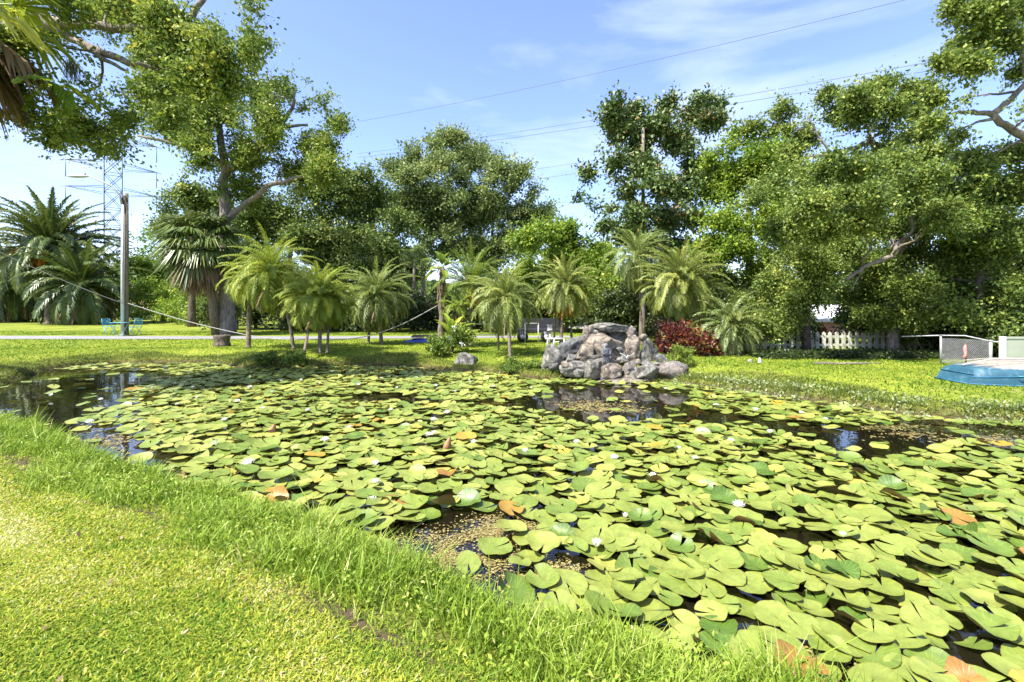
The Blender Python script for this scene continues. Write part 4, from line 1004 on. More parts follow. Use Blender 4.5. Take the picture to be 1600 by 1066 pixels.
# white pipe frames
def pipeframe(name, label, P, w_, h_, n=2, mid=True, r_=.022, yaw=0):
    root = empty(name, P, label, 'frame'); root.rotation_euler.z = yaw
    for k in range(n): MB().tube([(w_*k/(n-1), 0, 0), (w_*k/(n-1), 0, h_)], r_, 8).build('post', M['white'], root)
    for z in ((h_, h_*.45) if mid else (h_,)): MB().tube([(0, 0, z-r_), (w_, 0, z-r_)], r_*.8, 8).build('rail', M['white'], root)
    return root
pipeframe('pipe_rack', 'white pipe rail frame behind the leaning palm', Vector((-1.75, 19.6, .4)), 1.7, .82)
pipeframe('pipe_rack', 'white pipe frame standing right of the leaning palm', Vector((.55, 19.8, .4)), .55, .84, mid=False)
# low white stand left of the rocks
P = gp(852, 545, .4); root = empty('pipe_stand', P, 'low white pipe stand on the grass left of the waterfall', 'stand')
MB().tube([(0,0,.36),(.70,.05,.36)], .03, 8).build('top_bar', M['white'], root)
for x in (.06, .30, .66): MB().tube([(x, .01, 0), (x+.03, .01, .35)], .025, 8).build('leg', M['white'], root)
MB().tube([(.3,.3,.22),(.8,.3,.22)], .02, 8).build('lower_bar', M['white'], root)
# dark cart with equipment and lantern
P = Vector((.15, 20.6, .4)); root = empty('utility_trailer', P, 'black flat trailer parked in the shade behind the palms', 'trailer')
MB().box((.8, 0, .50), (2.2, 1.0, .10)).build('bed', M['black'], root); MB().box((.8, .47, .78), (2.2, .05, .46)).build('side_board', M['black'], root)
for x in (.3, 1.3):
    b = MB(); b.tube([(x, -.62, .24), (x, -.48, .24)], .24, 20); wh = b.build('wheel', M['black'], root); MB().tube([(x, -.635, .24), (x, -.615, .24)], .10, 14).build('hub', M['galv'], wh)
b = MB(); b.tube([(0,0,0),(0,0,.62)], .035, 8)
root = empty('post_lantern', gp(859, 543, .4), 'white box lamp on a short post left of the waterfall', 'lamp'); b.build('post', M['galv'], root)
MB().box((0,0,.72), (.17,.17,.19), taper=.85).box((0,0,.83), (.20,.20,.03)).build('lamp_box', M['white'], root); MB().box((.01,-.05,.42), (.09,.07,.14)).build('junction_box', M['white'], root)
# blue tarp over lumber
P = Vector((-3.75, 20.4, .4)); root = empty('tarp_pile', P, 'crumpled blue tarp with lumber on top lying beside the driveway', 'tarp')
vs = []; nx, ny = 26, 12
for j in range(ny+1):
    for i in range(nx+1):
        u, v = i/nx, j/ny; e = min(1, 6*min(u, 1-u, v, 1-v)); z = .01+e*(.11+.09*mno.noise(Vector((u*5, v*3, 1.)))+.05*mno.noise(Vector((u*14, v*9, 4.)))); vs.append((-.9+2.5*u+.08*mno.noise(Vector((v*5, 0, 0))), -.5+1.0*v, max(.01, z)))
b = MB(); b.add(vs, [(j*(nx+1)+i, j*(nx+1)+i+1, (j+1)*(nx+1)+i+1, (j+1)*(nx+1)+i) for j in range(ny) for i in range(nx)]); b.build('tarp', M['tarp'], root)
for k in range(3): MB().box((.1, -.2+.16*k, .22+.03*k), (1.3, .10, .05), Matrix.Rotation(R(4*k-4), 3, 'Z')).build('plank', M['wood'], root)

# ------------------------------------------------------------------ poles, pylon and wires
PD = 25.0
P = gz(197.5, PD+.2); root = empty('utility_pole', P, 'weathered brown wooden utility pole behind the silver light pole', 'pole')
MB().tube([(0,0,0),(.02,0,4),(0,0,7.55)], [.105,.095,.09], 14).build('shaft', M['pole'], root)
b = MB(); b.tube([(.10,-.1,6.5),(.32,-.1,6.5),(.34,-.1,6.35)], .02, 6); b.tube([(.1,-.1,6.9),(.25,-.1,6.95)], .02, 6); b.build('bracket', M['galv'], root)
MB().box((0,-.14,7.0), (.2,.05,.8)).build('top_plate', M['barkdark'], root)
P = gz(191.5, PD); root = empty('street_light', P, 'silver metal street light pole with a long arm over the driveway', 'street light')
MB().tube([(0,0,0),(0,0,3.5),(.02,0,6.9)], [.08,.075,.065], 14).build('shaft', M['galvlight'], root)
MB().box((0,0,.03), (.34,.34,.05)).build('base_plate', M['galv'], root)
hd = dp(130, 278, PD)-P; hd.y = -.3
b = MB(); b.tube([(.02,0,6.7),(-.1,-.05,7.35),(-.45,-.15,7.85),(-1.0,-.25,8.12),(hd.x+.55,-.3,hd.z+.03)], [.06,.055,.05,.045,.045], 8); b.build('arm', M['galv'], root)
b = MB(); q = Vector(hd); pr = [(-.55,.02,.04),(-.42,.06,.10),(-.1,.08,.14),(.25,.08,.13),(.5,.05,.07),(.58,.03,.04)]; vs = []
for x, hh_, wv in pr:
    for k in range(10):
        a = 2*math.pi*k/10; vs.append(q+Vector((x, math.cos(a)*wv, math.sin(a)*hh_-.05*x*0)))
b.add(vs, [(i*10+k, i*10+(k+1) % 10, i*10+10+(k+1) % 10, i*10+10+k) for i in range(5) for k in range(10)]+[tuple(range(10)), tuple(range(59, 49, -1))], True)
lh = b.build('lamp_head', M['galv'], root); MB().tube([q+Vector((.35,0,.07)), q+Vector((.35,0,.17))], .05, 10).build('photocell', M['galv'], lh)
# lattice pylon
TD = 150.0; c = gz(177, TD, .0); root = empty('transmission_tower', c, 'tall grey lattice transmission tower far behind the left trees', 'pylon')
root.rotation_euler.z = R(40)
def lattice(b, z0, z1, w0, w1, n, r_):
    cs = [(-1,-1),(1,-1),(1,1),(-1,1)]
    f = lambda k, c_: Vector((c_[0]*(w0+(w1-w0)*k/n)/2, c_[1]*(w0+(w1-w0)*k/n)/2, z0+(z1-z0)*k/n))
    for c_ in cs: b.tube([f(0, c_), f(n, c_)], r_*1.5, 4)
    for k in range(n):
        for i in range(4):
            a, d_ = cs[i], cs[(i+1) % 4]; b.tube([f(k, a), f(k+1, d_)], r_, 4); b.tube([f(k, d_), f(k+1, a)], r_, 4); b.tube([f(k, a), f(k, d_)], r_, 4)
b = MB(); lattice(b, 0, 22, 6.0, 4.4, 4, .11); lattice(b, 22, 66, 4.4, 4.4, 8, .10); b.build('lattice_mast', M['darksteel'], root)
ARM = (46.5, 38.5, 55)
for z in ARM:
    b = MB()
    for s_ in (-1, 1):
        for y in (-1, 1):
            b.tube([(s_*2.5, y*1.6, z+1.2), (s_*11, 0, z)], .10, 4); b.tube([(s_*2.5, y*1.6, z-.9), (s_*11, 0, z)], .08, 4)
        for k in range(3):
            t = (k+1)/4; x = s_*(2.5+8.5*t); b.tube([(x, 1.6*(1-t), z+1.2*(1-t)), (x, -1.6*(1-t), z-.9*(1-t))], .05, 4)
        b.tube([(s_*9.4, -1.6, z), (s_*11, 0, z+.05), (s_*12.4, 1.6, z)], .08, 4)
    cr_ = b.build('crossarm', M['darksteel'], root)
    for s_ in (-1, 1): MB().tube([(s_*11, 0, z), (s_*11, 0, z-5.2)], [.09, .12], 6).build('insulator', M['darksteel'], cr_)
def wire(name, label, A, Bp, sag, r_, mat='wire', group=None, n=24):
    pts = [A.lerp(Bp, i/n)-Vector((0, 0, 4*sag*(i/n)*(1-i/n))) for i in range(n+1)]; o = MB().tube(pts, r_, 5).build(name, M[mat], None, A); o.location = A
    return tag(o, label, 'wire', group)
GW = 'high voltage wires crossing the sky'
wire('power_line', 'single dark power line highest across the upper right sky', dp(560,190,110), dp(1760,-88,52), 1.2, .038, group=GW)
wire('power_line', 'upper line of the close pair of power lines crossing above the right trees', dp(560,240,112), dp(1760,40,50), 1.0, .036, group=GW)
wire('power_line', 'lower line of the close pair of power lines crossing above the right trees', dp(560,246,112), dp(1760,56,50), 1.0, .040, group=GW)
wire('power_line', 'upper of the low wires ending behind the dark magnolia', dp(700,283,105), dp(1200,205,75), .4, .032, group=GW)
wire('power_line', 'lower of the low wires ending behind the dark magnolia', dp(700,296,105), dp(1200,226,75), .4, .032, group=GW)
wire('power_line', 'short bottom wire seen low between the middle trees and the magnolia', dp(800,323,105), dp(1100,292,85), .3, .030, group=GW)
for i, (ya, yb, lab) in enumerate(((256,252,'topmost thin wire running left from the lattice tower'), (284,282,'middle thin wire running left from the lattice tower'), (298,295,'lowest thin wire running left from the lattice tower'))):
    wire('power_line', lab, dp(-120, ya, 150), dp(131, yb, 142), .8, .055, 'greywire', GW)
for i, (ya, yb, lab) in enumerate(((280,266,'upper thin wire running right from the tower behind the oak'), (306,296,'lower thin wire running right from the tower behind the oak'))):
    wire('power_line', lab, dp(216, ya, 158), dp(560, yb, 165), 1.5, .055, 'greywire', GW)
wire('power_line', 'grey cable sloping down from the far left sky to the light pole', dp(-60,365,21), dp(192,474,24.9), .15, .018, 'greywire')
A1 = dp(200,474,24.9); A2 = dp(400,526,20); A3 = dp(560,528,18.5); A4 = dp(690,474,18.6)
pts = []
ctr = [A1, A1.lerp(A2,.5)-Vector((0,0,.12)), A2, A2.lerp(A3,.5)-Vector((0,0,.10)), A3, A3.lerp(A4,.5)-Vector((0,0,.18)), A4]
for i in range(len(ctr)-1):
    for k in range(6): 
        t = k/6; p0 = ctr[max(0,i-1)]; p1 = ctr[i]; p2 = ctr[i+1]; p3 = ctr[min(len(ctr)-1,i+2)]
        pts.append(.5*((2*p1)+(-p0+p2)*t+(2*p0-5*p1+4*p2-p3)*t*t+(-p0+3*p1-3*p2+p3)*t**3))
pts.append(A4); o = MB().tube(pts, .016, 6).build('rope', M['greywire'], None, A1); o.location = A1
tag(o, 'grey rope sagging from the light pole past the palms to the thin shaggy trunk', 'rope')

# ------------------------------------------------------------------ trees
P_ = lambda x, y, d: dp(x, y, d)
# near oak reaching in from the upper left
tree('oak_tree', 'near live oak whose limbs reach in over the upper left corner', 'tree', (-17.5, 10.5, .4),
     [Vector((-17.5,10.5,.3)), Vector((-17.1,10.6,3)), Vector((-16.3,10.8,6)), Vector((-15.2,11,7.8))],
     B([(20,15,50),(85,10,45),(150,12,45),(215,15,45),(275,20,45),(335,15,45),(385,30,38),(405,75,22),(345,75,40),(290,85,42),(230,85,35),(30,75,38),(20,130,32),(35,175,28),(70,205,30),(110,185,22),
        (165,150,38),(205,140,38),(150,200,36),(185,225,28),(150,232,22),(250,140,38),(300,140,38),(350,130,30),(95,70,30),(60,45,35),(210,185,24),(270,180,28)], 11.5, 1.4),
     M['oak'], M['bark'], 90000, .088, limbs=[([Vector((-15.2,11,7.8)), P_(-60,60,11.5), P_(60,28,11.5), P_(110,37,11.5), P_(180,44,11.4), P_(245,48,11.3), P_(300,22,11.5), P_(330,-20,11.6)], .15, .06),
     ([P_(60,28,11.5), P_(110,58,11.6), P_(150,78,11.4), P_(200,97,11.2), P_(245,107,11.3), P_(290,120,11.4)], .12, .05), ([P_(120,62,11.4), P_(160,92,11.2), P_(200,112,11.2)], .07, .03)],
     tr_r=.55, tuft=.26, back=0, spread=.3, yel=.05, flat=.85, gaps=.24)
# big oak
ok = tree('oak_tree', 'big old oak with thick grey trunk left of centre by the driveway', 'tree', gz(355, 26),
     [gz(355,26,.3), P_(354,480,26), P_(353,420,26), P_(352,350,26), P_(350,300,26), P_(352,255,26)],
     B([(245,150,35),(275,110,42),(320,70,42),(375,80,40),(330,120,45),(380,130,40),(425,125,34),(455,150,30),(490,160,25),(520,188,20),(535,195,12),(505,215,28),(480,235,30),(520,240,22),(450,215,26),
        (290,160,42),(340,180,48),(395,180,38),(255,200,32),(300,215,34),(350,240,42),(400,235,32),(375,290,38),(330,290,32),(500,265,28),(465,270,24),(240,110,25),(530,275,18),(440,240,20)], 26, 2.5),
     M['oak'], M['bark'], 110000, .15, limbs=[([P_(352,345,26), P_(385,318,25.8), P_(420,290,25.5), P_(465,278,25.3), P_(500,268,25)], .19, .06), ([P_(352,270,26), P_(395,238,26), P_(425,212,26), P_(445,188,26), P_(458,165,26), P_(460,140,26)], .23, .05),
     ([P_(400,232,26), P_(440,200,25.6), P_(480,195,25.4)], .14,.06), ([P_(352,262,26), P_(315,232,26), P_(280,226,26), P_(215,212,25.5)], .18, .06), ([P_(352,255,26), P_(340,190,26), P_(325,130,26), P_(330,70,26)], .22, .05)],
     tr_r=.42, tuft=.42, back=1, spread=.35, yel=.02, gaps=.17)
b = MB()  # small epiphyte clump
Pq = P_(497, 272, 24.6); Q = leafquads(np.array(Pq)+RN.normal(0, .28, (500, 3)), .3*np.ones(500), .1, .1); tag(quads('air_plant', Q, RN.random(500), M['deadfrond'], None, origin=Pq), 'reddish brown air plant clump on the low right oak limb', 'air plant').location = Pq
# hanging moss and dead palm fronds top left
Pq = P_(113, 100, 11); Q, T = blades(np.array(Pq)+np.column_stack([RN.normal(0, .06, 160), RN.normal(0, .06, 160), RN.normal(0, .05, 160)]), -.5*RN.uniform(.4, 1, 160), np.full(160, .006), .1, (.5,.2), None, .1)
tag(quads('hanging_moss', Q, T, M['moss'], None, origin=Pq), 'grey moss strand hanging below the near oak limb', 'moss').location = Pq
fp = fanpalm('cabbage_palm', 'cabbage palm with tan hanging fronds at the top left corner', P_(-70, 5, 9.5), Vector((-11.9, 9.6, .4)), .2, 16, 1.9, 'palm', 16, el=(60,-30))
Pq = P_(88, 130, 10.2); Q, T, ra = frond_set(Pq, 7, .9, .34, (10, -50), (30, 60), 14, .035, tint=(.55,.1), fwd=.9)
tag(quads('vine_leaves', Q, T, M['bright'], None, origin=Pq), 'bright green hanging vine leaves below the near oak', 'vine').location = Pq

# cabbage palm beside the big oak
fanpalm('cabbage_palm', 'cabbage palm with a brown skirt leaning on the big oak trunk', P_(316, 385, 25.2), gz(338, 25.6), .2, 60, 2.1, 'palmdark', 34)
# trees behind, left to right
def bgtree(label, d, base_px, blobs, mat, n, leaf=.2, tuft=.6, name='tree', bark='barkdark', tr=.25, gp_=.08, back=1, yel=0, group='trees around the pond', top=None, **kw):
    cy = np.mean([q[1] for q in blobs]); t = top or (base_px, cy)
    return tree(name, label, 'tree', gz(base_px, d), [gz(base_px, d, .3), P_(base_px+random.uniform(-4,4), 440, d), P_(t[0], t[1], d)], B(blobs, d, 1.6), M[mat], M[bark], n, leaf, tr_r=tr, tuft=tuft, back=back, gaps=gp_, yel=yel, group=group, **kw)
bgtree('rounded green tree right of the light pole behind the lawn', 50, 255, [(225,380,24),(262,362,26),(300,360,26),(228,415,28),(270,405,32),(315,400,28),(240,450,28),(285,445,30),(215,455,22),(320,440,28)], 'bright', 30000, .28, .8, yel=-.12)
bgtree('dark oak filling the gap just left of the big oak trunk', 36, 300, [(280,325,26),(308,312,26),(335,330,28),(275,352,24),(320,360,30),(340,385,28)], 'oakdark', 26000, .2)
bgtree('dense dark oak directly right behind the big oak', 34, 455, [(405,320,32),(440,335,34),(475,300,32),(500,325,34),(420,370,34),(465,375,36),(410,420,34),(450,430,36),(500,385,34),(495,435,34),(385,345,28),(380,400,30),(520,300,25)], 'oakdark', 70000, .19, .55)
bgtree('dark leafy oak between the big oak and the grey green tree', 36, 560, [(545,285,32),(585,295,30),(560,325,36),(605,330,30),(550,370,36),(600,375,34),(640,365,26),(570,415,36),(620,420,34),(535,430,30),(645,410,26),(590,455,30),(625,345,24)], 'oakdark', 70000, .19, .55, yel=.06)
bgtree('tall grey green tree with feathery top left of centre', 42, 660, [(615,262,22),(640,245,26),(670,262,28),(640,285,30),(690,228,26),(715,215,12),(700,265,34),(665,305,32),(625,310,22),(705,305,34),(690,340,34),(655,345,26),(668,385,22),(700,375,26)], 'greytree', 60000, .22, .62, bark='bark', gp_=.05, top=(665,330))
bgtree('broad grey green tree with rounded crown at the centre', 44, 770, [(735,240,26),(765,255,32),(790,240,14),(800,285,32),(830,300,26),(848,330,20),(750,300,38),(790,330,38),(830,345,26),(740,345,34),(780,375,34),(820,380,26),(735,385,28),(760,410,28),(850,360,18)], 'greytree', 70000, .23, .65, bark='bark', gp_=.0, yel=-.02)
bgtree('bright light green tree behind the middle palms', 28, 880, [(825,372,16),(850,365,20),(880,365,22),(910,378,22),(938,395,20),(845,395,24),(880,400,28),(920,415,26),(865,430,26),(905,445,26),(830,425,20),(940,440,22),(950,470,20),(880,470,24)], 'bright', 70000, .17, .45, yel=.0, gp_=-.1)
bgtree('sparse dark magnolia with bronze leaf backs standing above the palms', 22, 1003,
     [(972,158,13),(952,180,15),(990,178,16),(1012,200,18),(968,208,18),(1000,232,20),(1042,165,12),(1035,195,15),(1098,152,11),(1120,160,11),(1085,178,14),(1110,190,14),(1060,215,18),(1090,225,17),(1045,245,20),(1085,262,20),(1010,265,21),
      (970,252,16),(948,235,12),(950,285,14),(920,272,8),(985,295,20),(1030,290,22),(1072,300,20),(1105,285,16),(905,315,8),(930,322,10),(960,325,14),(1000,335,20),(1045,340,22),(1085,345,18),(945,350,10),(975,365,14),(1015,378,18),(1055,385,18),(890,312,5),(1125,240,10)],
     'magnolia', 46000, .18, .40, name='magnolia_tree', bark='bark', tr=.14, gp_=.02, back=1, yel=.0, top=(1005,200), wid=.26)
bgtree('bright green bushy tree between the magnolia and the right oaks', 20, 1170, [(1125,235,20),(1160,222,24),(1195,232,22),(1140,268,28),(1185,268,28),(1225,262,24),(1130,305,26),(1172,310,32),(1218,305,30),(1250,290,22),(1140,350,30),(1190,352,32),(1235,345,28),(1115,385,24),(1155,395,30),(1205,398,30),(1250,390,26),(1140,435,26),(1180,440,28)], 'bright', 95000, .125, .38, yel=.02)
bgtree('tall oak with crooked top limbs against the right sky', 19, 1400,
     [(1182,200,15),(1200,178,14),(1225,175,16),(1218,208,18),(1255,160,16),(1262,190,20),(1295,155,16),(1300,185,22),(1335,150,18),(1340,182,22),(1370,140,18),(1400,122,15),(1425,145,18),(1390,165,22),(1440,175,22),(1255,218,18),(1235,240,14),(1290,222,20),(1375,205,24),(1420,210,26),(1460,215,24),(1390,245,28),(1440,255,28),(1330,245,16),(1295,258,18)],
     'rightoak', 62000, .12, .32, name='oak_tree', bark='bark', tr=.3, gp_=.22, back=0, top=(1405,300),
     limbs=[([P_(1405,300,19), P_(1385,260,19), P_(1360,218,19), P_(1345,228,19), P_(1310,240,19), P_(1270,246,19), P_(1235,250,19)], .16, .05), ([P_(1360,218,19), P_(1355,195,19), P_(1340,170,19)], .08, .03), ([P_(1300,242,19), P_(1280,215,19), P_(1262,180,19)], .06, .02)])
random.seed(5)
bgtree('leafy oak whose low boughs hang over the fence left of the house gap', 16.5, 1260, [(1270,300,30),(1300,335,32),(1255,345,28),(1290,375,32),(1240,395,30),(1280,420,32),(1225,435,28),(1190,470,24),(1165,480,18),(1225,478,26),(1262,462,28),(1200,500,22),(1245,505,22),(1160,505,16),(1305,445,16),(1200,300,26,-3.5),(1240,275,28,-2.5),(1290,265,26,-4),(1325,305,26,-3),(1265,325,26,-4.5),(1215,350,24,-3),(1295,350,24,-3.5)], 'rightoak', 150000, .082, .27, name='oak_tree', tr=.12, gp_=.02, yel=-.02)
bgtree('large oak with grey bare limb and drooping boughs behind the fence', 15.5, 1395, [(1330,285,32),(1375,295,34),(1420,300,34),(1335,335,34),(1385,345,36),(1430,355,34),(1330,385,26),(1365,405,30),(1410,405,34),(1350,445,30),(1395,455,34),(1435,445,30),(1375,490,26),(1415,495,26),(1440,490,22),(1395,520,16),(1350,270,26,-3),(1395,255,26,-2),(1440,285,28,-3.5),(1385,310,28,-4),(1470,330,26,-3),(1350,340,24,-2.5)], 'rightoak', 165000, .080, .27, name='oak_tree', bark='bark', tr=.15, gp_=.02, yel=0,
     limbs=[([P_(1395,415,15.5), P_(1418,372,15.0), P_(1405,380,14.3), P_(1395,400,14.0), P_(1350,418,13.9), P_(1322,438,13.8)], .10, .045), ([P_(1350,418,13.9), P_(1330,455,13.8)], .03, .01)])
bgtree('dense green oak at the right edge behind the overturned boat', 14.5, 1535, [(1470,290,30),(1510,280,30),(1555,300,32),(1600,295,32),(1475,340,32),(1520,345,34),(1565,355,34),(1610,360,32),(1480,395,30),(1525,400,34),(1575,410,34),(1470,440,28),(1515,450,30),(1560,460,32),(1605,455,30),(1490,490,24),(1535,495,26),(1580,500,26),(1610,500,24)], 'rightoak', 130000, .085, .27, name='oak_tree', tr=.15, gp_=.02, yel=-.02)
tree('oak_tree', 'open crowned oak leaning in from the right edge above the others', 'tree', (17.2, 13, .4), [Vector((17.2,13,.3)), Vector((16.6,13,3)), Vector((15.6,13,5.2)), P_(1660,250,13)],
     B([(1490,8,14),(1520,22,16),(1555,12,18),(1595,20,22),(1510,60,16),(1540,58,18),(1580,65,20),(1500,95,14),(1530,100,18),(1470,100,10),(1490,130,14),(1575,110,18),(1610,100,20),(1455,155,12),(1480,170,16),(1520,145,14),(1600,175,18),(1500,205,18),(1550,225,20),(1590,245,22),(1460,190,12),(1520,250,20)], 13, 1.0),
     M['rightoak'], M['bark'], 42000, .095, limbs=[([P_(1660,250,13), P_(1600,212,13), P_(1570,195,13), P_(1552,178,13), P_(1520,175,13), P_(1490,178,13)], .13, .04), ([P_(1552,178,13), P_(1575,160,13), P_(1605,128,13), P_(1640,100,13)], .09, .05),
      ([P_(1605,128,13), P_(1598,80,13), P_(1585,40,13), P_(1575,0,13)], .06, .03), ([P_(1620,235,13), P_(1640,120,13), P_(1650,0,13)], .12, .08), ([P_(1560,185,13), P_(1530,190,13), P_(1505,200,13)], .05, .02)],
     tr_r=.35, tuft=.24, back=0, gaps=.2, group='trees around the pond', yel=.04)
bgtree('slim bare stemmed tree seen under the grey green crown', 31, 645, [(640,405,10),(655,392,10),(632,430,9),(662,420,8)], 'greytree', 2600, .13, .3, bark='bark', tr=.13, back=0, top=(648,400))

# understory and hedges
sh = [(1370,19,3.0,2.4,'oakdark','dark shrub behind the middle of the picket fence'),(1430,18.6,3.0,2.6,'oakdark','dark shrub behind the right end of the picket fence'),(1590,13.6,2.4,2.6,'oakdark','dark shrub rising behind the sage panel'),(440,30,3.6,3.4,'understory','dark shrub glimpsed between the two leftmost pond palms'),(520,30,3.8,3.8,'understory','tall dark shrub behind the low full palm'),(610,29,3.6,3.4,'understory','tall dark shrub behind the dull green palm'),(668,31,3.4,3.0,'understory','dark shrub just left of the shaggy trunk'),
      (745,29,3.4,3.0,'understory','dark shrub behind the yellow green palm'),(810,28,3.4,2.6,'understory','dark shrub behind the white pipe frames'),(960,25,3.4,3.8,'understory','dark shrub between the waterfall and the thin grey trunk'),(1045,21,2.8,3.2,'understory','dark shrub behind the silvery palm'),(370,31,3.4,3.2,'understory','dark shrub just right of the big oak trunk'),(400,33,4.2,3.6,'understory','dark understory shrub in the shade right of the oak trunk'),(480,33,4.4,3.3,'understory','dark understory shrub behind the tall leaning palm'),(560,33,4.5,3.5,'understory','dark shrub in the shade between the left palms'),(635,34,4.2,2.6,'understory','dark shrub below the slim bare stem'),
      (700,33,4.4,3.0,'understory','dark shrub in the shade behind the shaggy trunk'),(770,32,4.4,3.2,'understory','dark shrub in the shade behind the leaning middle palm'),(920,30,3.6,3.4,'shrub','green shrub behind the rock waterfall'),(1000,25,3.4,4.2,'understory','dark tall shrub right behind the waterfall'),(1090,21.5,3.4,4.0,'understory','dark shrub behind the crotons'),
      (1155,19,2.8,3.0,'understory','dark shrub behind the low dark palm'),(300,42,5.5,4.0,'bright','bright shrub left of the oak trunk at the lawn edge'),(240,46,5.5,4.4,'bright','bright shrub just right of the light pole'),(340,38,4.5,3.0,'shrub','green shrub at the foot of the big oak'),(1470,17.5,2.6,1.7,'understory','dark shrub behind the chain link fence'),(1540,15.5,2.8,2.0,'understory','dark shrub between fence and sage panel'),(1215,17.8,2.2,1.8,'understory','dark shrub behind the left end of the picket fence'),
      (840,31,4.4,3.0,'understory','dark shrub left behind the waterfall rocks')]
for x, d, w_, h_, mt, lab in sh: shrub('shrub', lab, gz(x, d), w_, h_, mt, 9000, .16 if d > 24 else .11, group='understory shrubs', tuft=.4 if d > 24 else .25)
for i, x in enumerate((-40, 20, 75, 120, 165, 225, 290)):
    shrub('hedge_shrub', ORD[i]+' of the hedge shrubs in the row across the left lawn', gz(x, 56+random.uniform(-1.5, 1.5)), 5.4, 3.6-.25*i, 'shrub' if i % 2 else 'oakdark', 3800, .22, group='hedge shrubs at the back of the left lawn', tuft=.5)
shrub('flowering_shrub', 'yellow leaved shrub at the far left edge under the date palms', gz(5, 50), 3.0, 3.2, 'yellowbush', 2500, .25, tuft=.45)
Pq = []
for s_ in range(1): 
    X = RN.uniform(-150, 150, 80000); Y = RN.normal(95, 5, 80000); Z = RN.random(80000)**1.2*(9+2.5*np.sin(X*.08)+1.5*np.sin(X*.21)); Pq = np.column_stack([X, Y, Z])
tag(quads('far_wood', leafquads(Pq, .9*RN.uniform(.6, 1.3, len(Pq)), .5, .4), RN.normal(.4, .2, len(Pq)).clip(0, 1), M['oakdark']), 'low belt of trees on the horizon', 'trees', kind='stuff')

# ------------------------------------------------------------------ palms
def tp(x, y, d): return dp(x, y, d)
GP = 'pygmy date palms around the pond'
palm('date_palm', 'huge dark date palm with orange fruit stalks left of the light pole', gz(78,43), tp(80,392,43), 120, 6.2, 1.05, 'palmdark', .45, 18, 'orangefrond', None, (86,-60), (50,90), 100, .045, tint=(.6,.2), deadlen=.30)
o_ = [o for o in bpy.data.objects if o.name == 'date_palm'][0]; q_ = tp(80,392,42.2)
Q, T, ra = frond_set((q_.x, q_.y-.8, q_.z), 16, 2.2, .30, (20, -60), (50, 100), 24, .10, tint=(.5,.2), fwd=1.2, az=(-2.6, -.5)); quads('fruit_stalks', Q, T, M['orangefrond'], o_, origin=o_.location)
palm('date_palm', 'dark date palm with brown skirt at the far left edge', gz(22,47), tp(22,440,47), 70, 6.2, 1.0, 'palmdark', .42, 30, 'deadfrond', None, (80,-65), (50,90), 84, .045)
palm('date_palm', 'smaller dark date palm drooping right beside the light pole', gz(128,41), tp(128,445,41), 64, 5.4, .95, 'palmdark', .38, 30, 'deadfrond', None, (80,-65), (50,90), 84, .042)
palm('palm_tree', 'leaning feathery palm with slender trunk, leftmost by the pond', gp(459,546,.4), tp(424,428,17), 58, 1.55, .36, 'palm', .065, 16, 'deadfrond', GP, (84,-50), (60,105), 44, .015, trunks=[(gz(388,17.6), tp(392,440,17.6), .10)], tint=(.40,.15))
palm('palm_tree', 'low full palm with three short stems behind the left pond edge', gp(499,552,.38), tp(499,466,16), 72, 1.25, .34, 'palm', .07, 8, 'deadfrond', GP, (86,-50), (55,100), 44, .014, trunks=[(gp(474,556,.36), tp(486,480,16), .05), (gp(511,552,.38), tp(510,475,16.3), .05)], tint=(.48,.14))
palm('palm_tree', 'dull green palm with orange brown dead fronds beside the low full palm', gz(596,19), tp(588,462,19), 52, 1.6, .36, 'palmgrey', .08, 20, 'deadfrond', GP, (82,-45), (60,100), 40, .017, trunks=[(gz(576,19.5), tp(578,475,19.5), .06)], tint=(.35,.15))
palm('palm_tree', 'silvery palm with crooked leaning trunk standing on the lawn edge', gp(797,562,.35), tp(790,468,14.6), 54, 1.25, .28, 'palmgrey', .055, 9, 'deadfrond', GP, (84,-45), (60,95), 42, .013, tint=(.45,.15), trunks=[(gp(779,548,.4), tp(777,470,16), .04)])
palm('palm_tree', 'palm with golden orange hanging fronds just left of the waterfall', gz(876,17.2), tp(884,449,17.2), 50, 1.30, .28, 'palmgrey', .07, 26, 'orangefrond', GP, (84,-30), (50,90), 42, .014, trunks=[(gz(893,17.5), tp(892,455,17.5), .05), (gz(865,17.6), tp(872,462,17.6), .05)], tint=(.52,.15))
palm('palm_tree', 'taller darker palm with a thin grey trunk behind the waterfall', gz(1003,18.5), tp(996,402,18.5), 44, 1.45, .30, 'palmgrey', .055, 8, 'deadfrond', GP, (84,-45), (55,95), 40, .014, tint=(.25,.12))
palm('palm_tree', 'silvery palm with an orange flower stalk over the red crotons', gz(1064,16.8), tp(1066,440,16.8), 60, 1.55, .34, 'palmgrey', .08, 6, 'orangefrond', GP, (86,-38), (50,90), 46, .016, trunks=[(gz(1042,17), tp(1050,455,17), .055), (gz(1096,17.2), tp(1085,460,17.2), .055)], tint=(.55,.14), deadlen=.55)
palm('palm_tree', 'low dark palm in the shade right of the crotons', gz(1145,15), tp(1142,512,15), 48, 1.25, .30, 'palmdark', .08, 14, 'deadfrond', GP, (82,-40), (60,95), 40, .014, tint=(.6,.2))
palm('palm_tree', 'yellow green palm with a bright orange skirt behind the shaggy trunk', gz(735,18.5), tp(735,445,18.5), 26, 1.55, .40, 'palmyellow', .08, 9, 'orangefrond', GP, (86,5), (35,80), 38, .018, tint=(.28,.2), deadlen=.5)
palm('palm_tree', 'small drooping yellow palm low between the shaggy trunk and the flowering bush', gz(722,17.5), tp(716,482,17.5), 14, 1.0, .3, 'palmyellow', .05, 5, 'deadfrond', GP, (70,-10), (50,100), 30, .016, tint=(.45,.2))
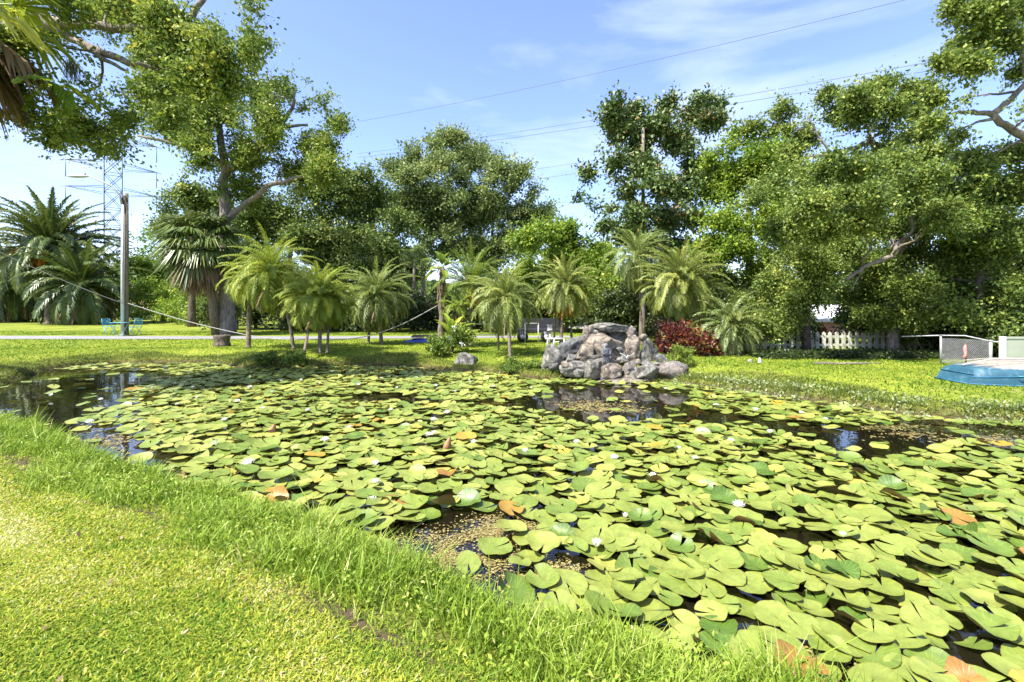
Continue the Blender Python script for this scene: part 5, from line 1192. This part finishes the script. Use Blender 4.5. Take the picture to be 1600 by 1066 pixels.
# thin shaggy trunk with big leaves on top (traveller's palm like)
def bigleaf(name, label, base, top, n, ln, wd, mat, shag=True, el=(80, 10), r0=.09, cat='plant', tint=(.5,.2)):
    root = empty(name, base, label, cat); base = Vector(base); top = Vector(top)
    b = MB(); pts = [base.lerp(top, i/10)+Vector((.03*math.sin(i*2.1), .03*math.cos(i*1.7), 0))*(i > 0) for i in range(11)]; b.tube(pts, [r0*(1.2-.3*i/10) for i in range(11)], 10); b.build('trunk', M['palmbark'], root, base)
    Q = []; T = []
    for i in range(n):
        e = R(el[0]+(el[1]-el[0])*(i+.5)/n); a = i*2.39996; p = np.array(top); tn = random.gauss(*tint); K = 9; L_ = ln*random.uniform(.8, 1.1); prev = None
        for k in range(K+1):
            t = k/K; ee = e-1.1*t*t; d = np.array([math.cos(ee)*math.cos(a), math.cos(ee)*math.sin(a), math.sin(ee)]); s_ = np.array([-math.sin(a), math.cos(a), 0])
            w_ = wd*(.06 if t < .25 else math.sin(math.pi*min(1, (t-.2)/.8*.93+.06))**.7); fold = np.cross(s_, d)*-w_*.35
            cur = (p-s_*w_-fold*-1, p, p+s_*w_+fold)
            if prev is not None: Q += [np.stack([prev[0], prev[1], cur[1], cur[0]]), np.stack([prev[1], prev[2], cur[2], cur[1]])]; T += [tn, tn]
            prev = cur; p = p+d*L_/K
    quads('leaves', np.array(Q), np.array(T).clip(0, 1), M[mat], root, origin=base)
    if shag:
        P = np.array([base.lerp(top, random.uniform(.55, 1.0)) for _ in range(240)])+RN.normal(0, .07, (240, 3)); Q, T = blades(P, -.38*RN.uniform(.4, 1, 240), np.full(240, .022), .3, (.4,.2), None, .2)
        quads('dead_sheaths', Q, T, M['deadfrond'], root, origin=base)
    return root
bigleaf('banana_tree', 'thin shaggy trunk topped with torn yellow green leaves', gz(689,18.2), tp(691,420,18.2), 11, .85, .13, 'palmyellow', el=(88,-30), r0=.10, cat='banana tree', tint=(.3,.25))
shrub('flowering_bush', 'round glossy bush with pink white flowers on the lawn behind the lone boulder', gp(705,552,.4), 1.35, .95, 'shrub', 6500, .075, cat='bush', tuft=.13)
bigleaf('banana_plant', 'young banana plant with upright bright leaves rising from the flowering bush', gp(706,549,.4), tp(706,530,16), 9, 1.05, .11, 'bright', False, (86,45), .05, tint=(.75,.12))
for x, y, bl_ in ((711,512,'topmost pale blossom on the flowering bush'), (722,537,'pale blossom low on the right side of the flowering bush'), (690,541,'pale blossom low on the left side of the flowering bush')):
    p = tp(x, y, 15.3); Q = leafquads(np.array(p)+RN.normal(0, .03, (14, 3)), np.full(14, .07), .3, .4); tag(quads('blossom', Q, [.8]*14, M['petal'], None, origin=p), bl_, 'flower', 'blossoms on the bush').location = p
# crotons and green fern bush at the waterfall
shrub('croton_bush', 'dark red croton bush right behind the square block', gz(1034,15.6), .85, 1.15, 'croton', 1500, .15, group='red crotons', wid=.16, upb=.2, tuft=.2)
shrub('croton_bush', 'red croton bush in the middle of the row under the silvery palm', gz(1061,15.0), .8, .85, 'croton', 2600, .15, group='red crotons', wid=.16, upb=.2, tuft=.2, yel=.05)
shrub('croton_bush', 'brightest red croton bush with orange leaves at the right of the row', gz(1097,14.6), .85, .85, 'croton', 1700, .15, group='red crotons', wid=.16, upb=.2, tuft=.2, yel=.22)
shrub('fern_bush', 'low light green ferny bush behind the big round boulder', gp(1062,574,.3), 1.1, .55, 'shrub', 3800, .07, cat='bush', wid=.12, tuft=.12, yel=.1)
shrub('small_shrub', 'low weedy green clump at the foot of the leaning silvery palm', gp(815,578,.15), 1.3, .32, 'shrub', 3000, .06, cat='bush', wid=.2, tuft=.1)
shrub('small_shrub', 'low weedy clump at the water edge below the leftmost palm', gp(440,566,.2), 1.9, .34, 'shrub', 3000, .07, cat='bush', wid=.2, tuft=.1)
shrub('small_shrub', 'reddish flowering shrub in front of the pink house', gz(1278,18.2), .8, .95, 'croton', 1500, .10, cat='bush', yel=.25)
print('PADS', len(pads), 'polys', sum(len(o.data.polygons) for o in bpy.data.objects if o.type == 'MESH'))
